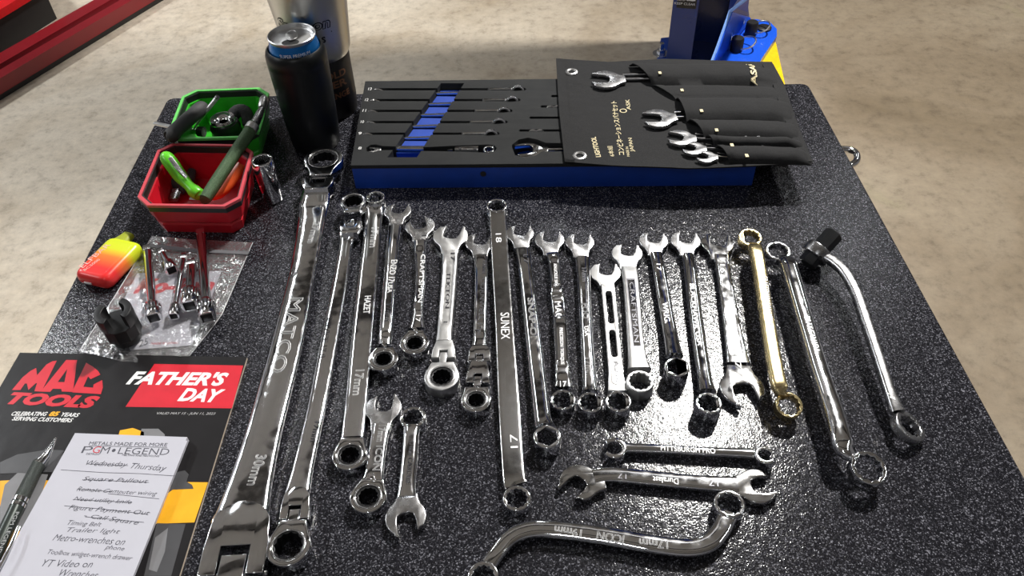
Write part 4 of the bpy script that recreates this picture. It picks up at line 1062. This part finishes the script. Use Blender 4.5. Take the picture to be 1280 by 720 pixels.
#DRINKS
def wrap(s, ctr, rf, a0, a1, z, h, off=.0002, **k):
    r = rf(z); me = text_mesh(s, h, 1.0, th=0, **k)
    bm = bmesh.new(); bm.from_mesh(me)
    for v in bm.verts:
        u = v.co.x + .5; zz_ = z + v.co.y; A_ = math.radians(a0 + (a1 - a0) * u); R = rf(zz_) + off
        v.co = Vector((ctr[0] + R * math.cos(A_), ctr[1] + R * math.sin(A_), zz_))
    bm.to_mesh(me); bm.free(); return me
HX, HY = -.2418, .860
t = thing('black_can_cooler', 'black insulated can holder standing behind the largest wrench', 'can holder', (HX, HY, 0))
M = Matrix.Translation((HX, HY, 0))
put('cooler_body', lathe([(.026, .0), (.0285, .001), (.0300, .004), (.0325, .04), (.0345, .09), (.0352, .113), (.0350, .116), (.0353, .117), (.0350, .126), (.0335, .131), (.0305, .1335), (.0300, .130)], M, 72, cap=False), simple('black_powder_coat', (.006, .007, .008), .34, spec=.3), t)
put('cooler_base', lathe([(.0285, .001), (.0285, .004)], M, 48), BLACKP, t)
can = thing('drink_can', 'opened aluminium drink can with a blue shoulder, inside the black can holder', 'can', (HX, HY, .006))
put('can_body', lathe([(.022, .006), (.0285, .012), (.0290, .030), (.0290, .132), (.0285, .136), (.0262, .1445)], M, 64, cap=False), simple('blue_can_paint', (.01, .16, .50), .25, .6), can)
put('can_top', lathe([(.0262, .1440), (.0272, .1462), (.0274, .1480), (.0266, .1486), (.0258, .1478), (.0252, .1435), (.0240, .1425), (.0225, .1432), (.0215, .1438), (.0004, .1438)], M, 64, cap=False), SAT, can)
def elli(cx, cy, rx, ry, n=32): return [(cx + rx * math.cos(2 * PI * i / n), cy + ry * math.sin(2 * PI * i / n)) for i in range(n)]
put('mouth_opening', ext([elli(0, -.0115, .0100, .0070)],   .1437, .1440, .00005, M), BLACKP, can)
Mt = M @ Matrix.Rotation(.15, 4, 'Z')
put('pull_tab', ext([elli(0, .003, .0072, .0125), elli(0, .0085, .0042, .0050)[::-1]], .1450, .1460, .0004, Mt), SAT, can)
put('tab_rivet', lathe([(.0028, .144), (.0026, .1466), (.0010, .1468)], Mt @ Matrix.Translation((0, -.003, 0)), 20), SAT, can)
put('printed_text', wrap('SUPER PREMIUM', (HX, HY), lambda z: .0290, -112, -42, .1355, .0042, .0004), WHITEP, can, smooth=0)
TX, TY = -.2340, .9395
t = thing('steel_tumbler', 'tall brushed steel tumbler with black outlined logo and a dark lower sleeve, behind the can', 'tumbler', (TX, TY, 0))
M = Matrix.Translation((TX, TY, 0))
rT = lambda z: .0372 + max(0, (z - .085)) * .10 + (min(1, max(0, (z - .08) / .012)) * .0028)
BR = chrome('brushed_stainless', (.62, .61, .58), .30, .03, 25, .06)
put('steel_body', lathe([(.034, .082), (.0375, .084)] + [(rT(z), z) for z in (.088, .092, .098, .12, .16, .20, .24)] + [(.053, .246), (.050, .246)] + [(.048, .20), (.036, .09), (.001, .09)], M, 72, cap=False), BR, t)
put('dark_sleeve', lathe([(.034, 0), (.0355, .001), (.0365, .02), (.0372, .083), (.0365, .085), (.034, .085)], M, 72), simple('dark_sleeve', (.010, .009, .009), .4), t)
put('logo_black_print', wrap('Snap-on', (TX, TY), rT, -138, -50, .138, .019, .0003, bold=.055, shear=.15), BLACKP, t, smooth=0)  # black print that outlines the silver letters
put('logo_letters', wrap('Snap-on', (TX, TY), rT, -136, -52, .138, .0165, .0006, bold=.0, shear=.15), BR, t, smooth=0)
put('logo_underline', wrap('—', (TX, TY), rT, -105, -50, .127, .0018, .0004), BLACKP, t, smooth=0)
put('logo_black_print', wrap('TOOLS', (TX, TY), rT, -104, -62, .119, .0085, .0003, bold=.06), BLACKP, t, smooth=0)
BRN = simple('copper_print', (.20, .09, .045), .5)
rs = lambda z: .0374
for s, z, h, a0, a1 in (('COLD', .066, .010, -95, -30), ('BEER', .053, .010, -95, -32), ('ORANGE', .037, .0085, -100, -30)):
    put('printed_text', wrap(s, (TX, TY), rs, a0, a1, z, h, .0003, bold=.03), BRN, t, smooth=0)

#MAGAZINE
MC = [(-.479, .517), (-.2555, .5005), (-.264, .215), (-.489, .228)]
mg = thing('tool_catalogue', 'black and yellow tool catalogue with red lettering at the left corner of the table', 'magazine', (-.37, .37, 0))
put('page_block', prism(MC, .0002, .0030), simple('catalogue_page_edges', (.62, .52, .42), .6), mg, smooth=0)
COVER = simple('catalogue_cover_black', (.012, .011, .012), .38, bump=.25, bscale=30, spec=.25)
put('cover', prism([(x + (.0002 if i in (1, 2) else 0), y) for i, (x, y) in enumerate(MC)], .0030, .0033), COVER, mg, smooth=0)
z = .00335
def pr(name, me, mat): put(name, me, mat, mg, smooth=0)
pr('red_panel', poly_px([(193, 455), (304, 457), (290, 510.5), (157, 508.5)], z, .0001), REDP)
pr('yellow_band', poly_px([(0, 601), (20, 600), (260, 603), (243, 653), (0, 662)], z, .0001), YELP)
pr('yellow_band', poly_px([(0, 664), (60, 664), (40, 720), (0, 720)], z, .0001), YELP)
GB = simple('printed_dark_grey', (.07, .07, .075), .3); GM = simple('printed_mid_grey', (.20, .20, .21), .3)
pr('grey_picture', poly_px([(0, 578), (22, 568), (60, 562), (80, 563), (70, 590), (0, 592)], z + .0001, .0001), GB)
pr('grey_picture', poly_px([(0, 634), (6, 606), (22, 591), (60, 593), (45, 640), (30, 663), (0, 664)], z + .0001, .0001), GM)
pr('yellow_tool_picture', poly_px([(147, 548), (150, 538), (166, 535), (180, 540), (180, 550), (147, 550)], z + .0001, .0001), YELP)
pr('grey_picture', poly_px([(174, 550), (177, 536), (198, 536), (206, 543), (206, 552)], z + .0001, .0001), GM)
pr('grey_picture', poly_px([(205, 620), (213, 592), (231, 588), (236, 593), (233, 602), (240, 606), (242, 611), (216, 612)], z + .0001, .0001), GB)
pr('grey_picture', poly_px([(180, 720), (196, 654), (232, 655), (214, 720)], z + .0001, .0001), GB)
pr('grey_picture', poly_px([(186, 712), (194, 672), (210, 660), (206, 690), (196, 715)], z + .0002, .0001), GM)
def logo(polys):
    W_ = [[(lambda q_: (q_.x, q_.y))(at(5 + x / 9, 440 + y / 9, z)) for x, y in p] for p in polys]
    pr('title_letter', ext(W_, z, z + .0001, .00001), REDP)
logo([[(90, 428), (185, 428), (235, 355), (258, 355), (275, 428), (360, 350), (372, 352), (342, 442), (438, 447), (440, 410), (594, 98), (545, 105), (480, 140), (372, 262), (362, 180), (300, 212), (210, 285)]])
logo([[(440, 412), (700, 90), (822, 92), (780, 420), (775, 450), (650, 445), (645, 416), (550, 414), (520, 448), (438, 447)], [(605, 338), (680, 340), (712, 190)]])
logo([[(780, 418), (925, 122), (1000, 165), (1060, 215), (1084, 255), (975, 306), (946, 276), (893, 392), (1004, 402), (1008, 366), (1106, 316), (1112, 400), (1090, 474), (770, 455)]])
pr('title_text', text_px('TOOLS', (11, 497.5), (122, 503), z, 13, th=.0001, bold=.06, shear=.25), REDP)
pr('white_text', text_px('CELEBRATING', (15, 517), (59, 517.5), z, 4.2, th=.0001, bold=.02, shear=.25), WHITEP)
pr('yellow_text', text_px('85', (62, 517.2), (74, 517.4), z, 5, th=.0001, bold=.05, shear=.2), YELP)
pr('white_text', text_px('YEARS', (77, 518), (99, 519), z, 4.2, th=.0001, bold=.02, shear=.25), WHITEP)
pr('white_text', text_px('SERVING CUSTOMERS', (16, 523), (91, 525.5), z, 4.2, th=.0001, bold=.02, shear=.25), WHITEP)
pr('white_text', text_px("FATHER'S", (161, 472), (284, 474), z + .0001, 15.5, th=.0001, bold=.04, shear=.3), WHITEP)
pr('white_text', text_px('DAY', (225, 493), (279, 495), z + .0001, 15, th=.0001, bold=.04, shear=.3), WHITEP)
pr('grey_text', text_px('VALID MAY 15 - JUN 11, 2023', (196, 517), (269, 517.5), z, 3.4, th=.0001, shear=.25), GM if False else simple('pale_grey_print', (.45, .45, .45), .5))
pad = thing('note_pad', 'white handwritten note pad lying on the tool catalogue', 'note pad', (-.34, .34, .0038))
pz = .0098
q = [(97, 546), (236.5, 551), (168, 722), (-8, 735)]
put('page_stack', poly_px(q, .0042, pz - .0042), PAPER, pad, smooth=0)
put('top_sheet', poly_px([(97, 546), (234.5, 551), (166, 722), (-8, 735)], pz, .0002), PAPER, pad, smooth=0)
pz += .00025
def hd(s, a, b, h, mat=INK, j=0.0, **k):
    X = lambda p: (p[0] / 4, 540 + p[1] / 4)
    me = text_px(s, X(a), X(b), pz, h, jitter=j, th=.0001, **k)
    if me: put('printed_heading' if not j else 'handwriting', me, mat, pad, smooth=0)
def ln(*pts): put('pen_line', line_px([(x / 4, 540 + y / 4) for x, y in pts], pz, .55, .0001), INK, pad, smooth=0)
hd('METALS MADE FOR MORE', (447, 56), (836, 64), 3.6)
ln((445, 69), (836, 77))
hd('P', (413, 88), (462, 89), 7, bold=-.01); hd('G', (466, 88), (502, 89), 7, REDP, bold=-.01); hd('M', (506, 90), (547, 91), 7, bold=-.01)
hd('•', (560, 92), (578, 92), 3.5); hd('LEGEND', (594, 93), (846, 99), 7, bold=-.01)
hd('DETROIT', (432, 109), (500, 112), 1.8); hd('MELTING AND RECYCLING', (612, 115), (796, 121), 1.8)
J = .0005
hd('Wednesday', (432, 158), (635, 166), 7, j=J, shear=.3, bold=-.01); ln((440, 160), (640, 168))
hd('Thursday', (655, 172), (830, 186), 8, j=J, shear=.3, bold=-.01)
ln((305, 189), (520, 203), (700, 208), (878, 220))
hd('Square Pullout', (415, 235), (740, 249), 6, j=J, shear=.3, bold=-.01); ln((420, 238), (745, 252))
hd('Remote Computer wiring', (385, 287), (785, 312), 6, j=J, shear=.3, bold=-.01); ln((385, 286), (560, 298)); ln((540, 308), (795, 334))
hd('Need utility knife', (370, 335), (658, 354), 5.5, j=J, shear=.3, bold=-.01); ln((365, 338), (660, 352))
hd('Figure Payment Out', (345, 378), (748, 408), 6, j=J, shear=.3, bold=-.01); ln((322, 369), (500, 384), (740, 412))
hd('- Call Square', (422, 420), (692, 456), 6, j=J, shear=.3, bold=-.01); ln((425, 424), (720, 452))
hd('Timing Belt', (340, 456), (505, 466), 6, j=J, shear=.3, bold=-.01)
hd('Trailer light', (335, 492), (600, 500), 6, j=J, shear=.3, bold=-.01)
hd('Metro-wrenches on', (270, 526), (625, 550), 6.5, j=J, shear=.3, bold=-.01)
hd('phone', (525, 578), (622, 586), 6.5, j=J, shear=.3, bold=-.01)
hd('Toolbox widget-wrench drawer', (240, 602), (660, 634), 6.5, j=J, shear=.3, bold=-.01)
hd('YT Video on', (215, 655), (465, 660), 7, j=J, shear=.3, bold=-.01)
hd('Wrenches', (300, 702), (490, 716), 7, j=J, shear=.3, bold=-.01)
pen = thing('ball_pen', 'dark grey textured ball pen with chrome tip and clip, beside the note pad', 'pen', at(25, 620, .0035))
PG_ = simple('textured_pen_barrel', (.055, .065, .06), .35, .4, var=.5, scale=1600, bump=.5, bscale=1800)
zp = .0105
def pp(x, y, r): q_ = at(x, y, zp); return (q_.x, q_.y, zp, r)
rod([pp(70, 547, .0008), pp(68.5, 550, .0012), pp(63, 560, .0026), pp(57, 570, .0042), pp(48, 577, .0044)][0:4] + [pp(48, 580, .0053)], pen, 'tip_cone', CH, smooth=1)
rod([pp(49, 578, .0052), pp(26, 624, .0057)], pen, 'lower_barrel', PG_, smooth=1)
rod([pp(26.5, 623, .0060), pp(24, 628, .0060)], pen, 'middle_ring', CH, smooth=1); rod([pp(23, 630, .0060), pp(21, 634, .0060)], pen, 'middle_ring', CH, smooth=1)
rod([pp(24, 628, .0057), pp(-10, 700, .0058), pp(-22, 725, .0048)], pen, 'upper_barrel', simple('dark_pen_barrel', (.045, .055, .05), .3, .4), smooth=1)
put('clip', loft([(*at(23, 658, .0155), .0028, .0012), (*at(12, 684, .0165), .0030, .0012), (*at(-8, 722, .016), .003, .0012)], 3, 10), CH, pen)
me = text_px('PGM LEGEND', (22, 640), (-2, 692), zp + .0059, 5, th=.0002); put('printed_text', me, simple('grey_print', (.35, .36, .36), .4), pen, smooth=0)

#LIFT
BL = simple('blue_enamel', (.0, .030, .22), .28, scale=4, coat=.3); BLB = simple('bright_blue_enamel', (.01, .10, .72), .3, scale=4, coat=.3)
zf0 = -TT
A_ = at(831, 88, zf0)
lift = thing('lift_column', 'dark blue steel lift column with pinned foot arm and yellow guard, beyond the table', 'lift column', (A_.x + .12, A_.y + .08, zf0))
def rel(x, y, z0=zf0, z1=2.6):
    return None
ax_ = (at(905, 84, zf0) - A_); ax_.z = 0; wd = ax_.length; uy = Vector((A_.x, A_.y, 0)).normalized(); ux = Vector((uy.y, -uy.x, 0)); uy = Matrix.Rotation(-.03, 3, 'Z') @ uy; ux = Matrix.Rotation(-.03, 3, 'Z') @ ux
def cp(u, v): p = A_ + ux * (u * wd) + uy * v; return (p.x, p.y)
put('column_channel', prism([cp(0, 0), cp(.40, 0), cp(.40, .012), cp(.06, .012), cp(.06, .20), cp(.97, .20), cp(.97, .012), cp(.86, .012), cp(.86, 0), cp(1.02, 0), cp(1.02, .22), cp(0, .22)], zf0 + .02, 2.2), BL, lift, smooth=0)
put('carriage', prism([cp(.12, .05), cp(.90, .05), cp(.90, .15), cp(.12, .15)], zf0 + .30, zf0 + 1.5), BLACKP, lift, smooth=0)
put('base_plate', prism([cp(-.16, .0), cp(1.1, .0), cp(1.1, .32), cp(-.16, .20)], zf0, zf0 + .02), BL, lift, smooth=0)
bq = at(826, 68, zf0 + .02)
put('anchor_bolt', join([lathe([(.03, 0), (.03, .005), (.018, .006)], Matrix.Translation((bq.x, bq.y, zf0 + .02)), 24), lathe([(.016, .005), (.016, .02), (.009, .021), (.009, .045)], Matrix.Translation((bq.x, bq.y, zf0 + .02)), 6)]), CH, lift)
def on_front(u, z, d=.001): p = A_ + ux * (u * wd) - uy * d; return Vector((p.x, p.y, z))
# warning sticker on the front face
zs = None
for k in range(600):
    z = zf0 + k * .005
    # find height where the front face is seen at y = 11
    p = on_front(.2, z); r = Vector((p.x, p.y, z - HC)); cam_ = Vector((r.dot(Vector((XA.x, YA.x, -dn.x))), r.dot(Vector((XA.y, YA.y, -dn.y))), r.dot(Vector((XA.z, YA.z, -dn.z)))))
    if 360 + 1000 * cam_.y / cam_.z < 11: zs = z; break
zs = zs or .5
def quad_front(u0, u1, z0, z1, d, th=.0008):
    a0, a1 = on_front(u0, z0, d), on_front(u1, z0, d); b0, b1 = on_front(u0, z1, d), on_front(u1, z1, d)
    return plate([a0, a1, b1, b0], th)
def plate(pts, th):
    n = (pts[1] - pts[0]).cross(pts[2] - pts[0]).normalized() * th
    bm = bmesh.new(); a = [bm.verts.new(p) for p in pts]; b = [bm.verts.new(p + n) for p in pts]; k = len(pts)
    bm.faces.new(a[::-1]); bm.faces.new(b)
    for i in range(k): bm.faces.new((a[i], a[(i + 1) % k], b[(i + 1) % k], b[i]))
    return from_bm(bm)
put('warning_sticker', quad_front(.06, .36, zs, zs + .25, .001), BLACKP, lift, smooth=0)
put('sticker_print', quad_front(.20, .34, zs + .028, zs + .20, .0025), WHITEP, lift, smooth=0)
Rm = Matrix((ux.to_4d(), Vector((0, 0, 1, 0)), (-uy).to_4d(), Vector((0, 0, 0, 1)))).transposed(); 
for k, s in enumerate(('IMPORTANT', 'READ THIS', 'KEEP CLEAR')):
    me = text_mesh(s, .008, .055 if k < 2 else .07, th=.0005)
    p = on_front(.185, zs + .044 - k * .014, .0026); R4 = Matrix(((ux.x, 0, -uy.x, p.x), (ux.y, 0, -uy.y, p.y), (0, 1, 0, p.z), (0, 0, 0, 1)))
    me.transform(R4); put('sticker_text', me, WHITEP, lift, smooth=0)
zq = zf0 + .20
arm = [(884, 92), (937, 24), (946, 24), (962, 27), (971, 36), (971, 45), (953, 72), (942, 92)]
arm3 = [at(x, y, zq) for x, y in arm]
put('arm_plate', prism(arm3, zq - .02, zq), BLB, lift, smooth=0)
put('yellow_guard', prism([at(x, y, zq) for x, y in [(971, 44), (990, 128), (925, 128), (953, 70)]], zf0 + .02, zq - .021), simple('yellow_enamel', (.88, .58, .01), .35), lift, smooth=0)
g1, g2, g3, g4 = at(886, 88, zq), at(937, 24, zq), at(934, 20, zq + .04), at(913, 14, zq + .14)
put('gusset_plate', plate([g1, g2, g3, g4], .008), BLB, lift, smooth=0)
put('gusset_plate', plate([g4, g3, at(930, -10, zq + .16), at(940, -30, zq + .30)], .008), simple('lilac_grey_enamel', (.22, .20, .30), .5), lift, smooth=0)
put('gusset_edge', tube([g1, g4, at(938, -6, zq + .26)], .006, 8, 1), simple('painted_lit_edge', (.25, .45, .95), .35), lift)  # pale blue paints in the light along the gusset's edge
for x, y in ((938, 43), (920, 63)):
    p = at(x, y, zq)
    pin = put('locking_pin', lathe([(.020, 0), (.020, .04), (.017, .045)], Matrix.Translation((p.x, p.y, zq)), 24), BLACKP, lift)
    c_ = p + Vector((.03, .01, .020)); rr = [c_ + Vector((.030 * math.cos(k * PI / 12), .035 * math.sin(k * PI / 12), .012 * math.cos(k * PI / 12))) for k in range(25)]
    put('pull_ring', tube(rr, .0028, 8, 1), SAT, pin)
p = at(955, 36, zq); put('hole_plug', lathe([(.024, 0), (.024, .006), (.020, .008)], Matrix.Translation((p.x, p.y, zq)), 24), BLACKP, lift)

#RAIL
def band(l0, l1, x0, x1, z):  # lines given as y at x=0 and x at y=0
    f_ = lambda l, x: l[0] - l[0] / l[1] * x
    return [at(x0, f_(l0, x0), z) for _ in (0,)] + [at(x1, f_(l0, x1), z), at(x1, f_(l1, x1), z), at(x0, f_(l1, x0), z)]
rr = thing('red_track_rail', 'low red steel floor track with a grey groove, upper left beyond the table', 'rail', (at(60, 50, zf0).x, at(60, 50, zf0).y, zf0))
zr = zf0 + .07
REDE = simple('red_enamel', (.22, .006, .012), .35, scale=6, coat=.2)
put('track_flange', prism(band((66, 117), (80, 138), -160, 260, zr), zf0 + .02, zr), REDE, rr, smooth=0)
put('groove', prism(band((80, 138), (87, 150), -160, 260, zr), zf0 + .02, zr - .02), simple('dirty_grey_steel', (.16, .12, .12), .5, .4), rr, smooth=0)
put('track_flange', prism(band((87, 150), (98, 165), -160, 260, zr), zf0 + .02, zr), REDE, rr, smooth=0)
put('rubber_skirt', prism(band((68, 120), (97, 164), -160, 260, zr), zf0, zf0 + .03), BLACKP, rr, smooth=0)
rr = thing('red_ramp', 'red corner of a ramp at the top left edge of the picture', 'ramp', (at(5, 3, zf0).x, at(5, 3, zf0).y, zf0))
zr = zf0 + .16
put('ramp_deck', prism([at(-60, 48, zr), at(0, 12, zr), at(20, 0, zr), at(60, -24, zr), at(20, -60, zr), at(-100, -10, zr)], zr - .03, zr), simple('bright_red_enamel', (.62, .008, .012), .35), rr, smooth=0)
put('ramp_support', prism([at(-58, 40, zr), at(50, -24, zr), at(20, -55, zr), at(-90, -8, zr)], zf0, zr - .03), BLACKP, rr, smooth=0)
clean()
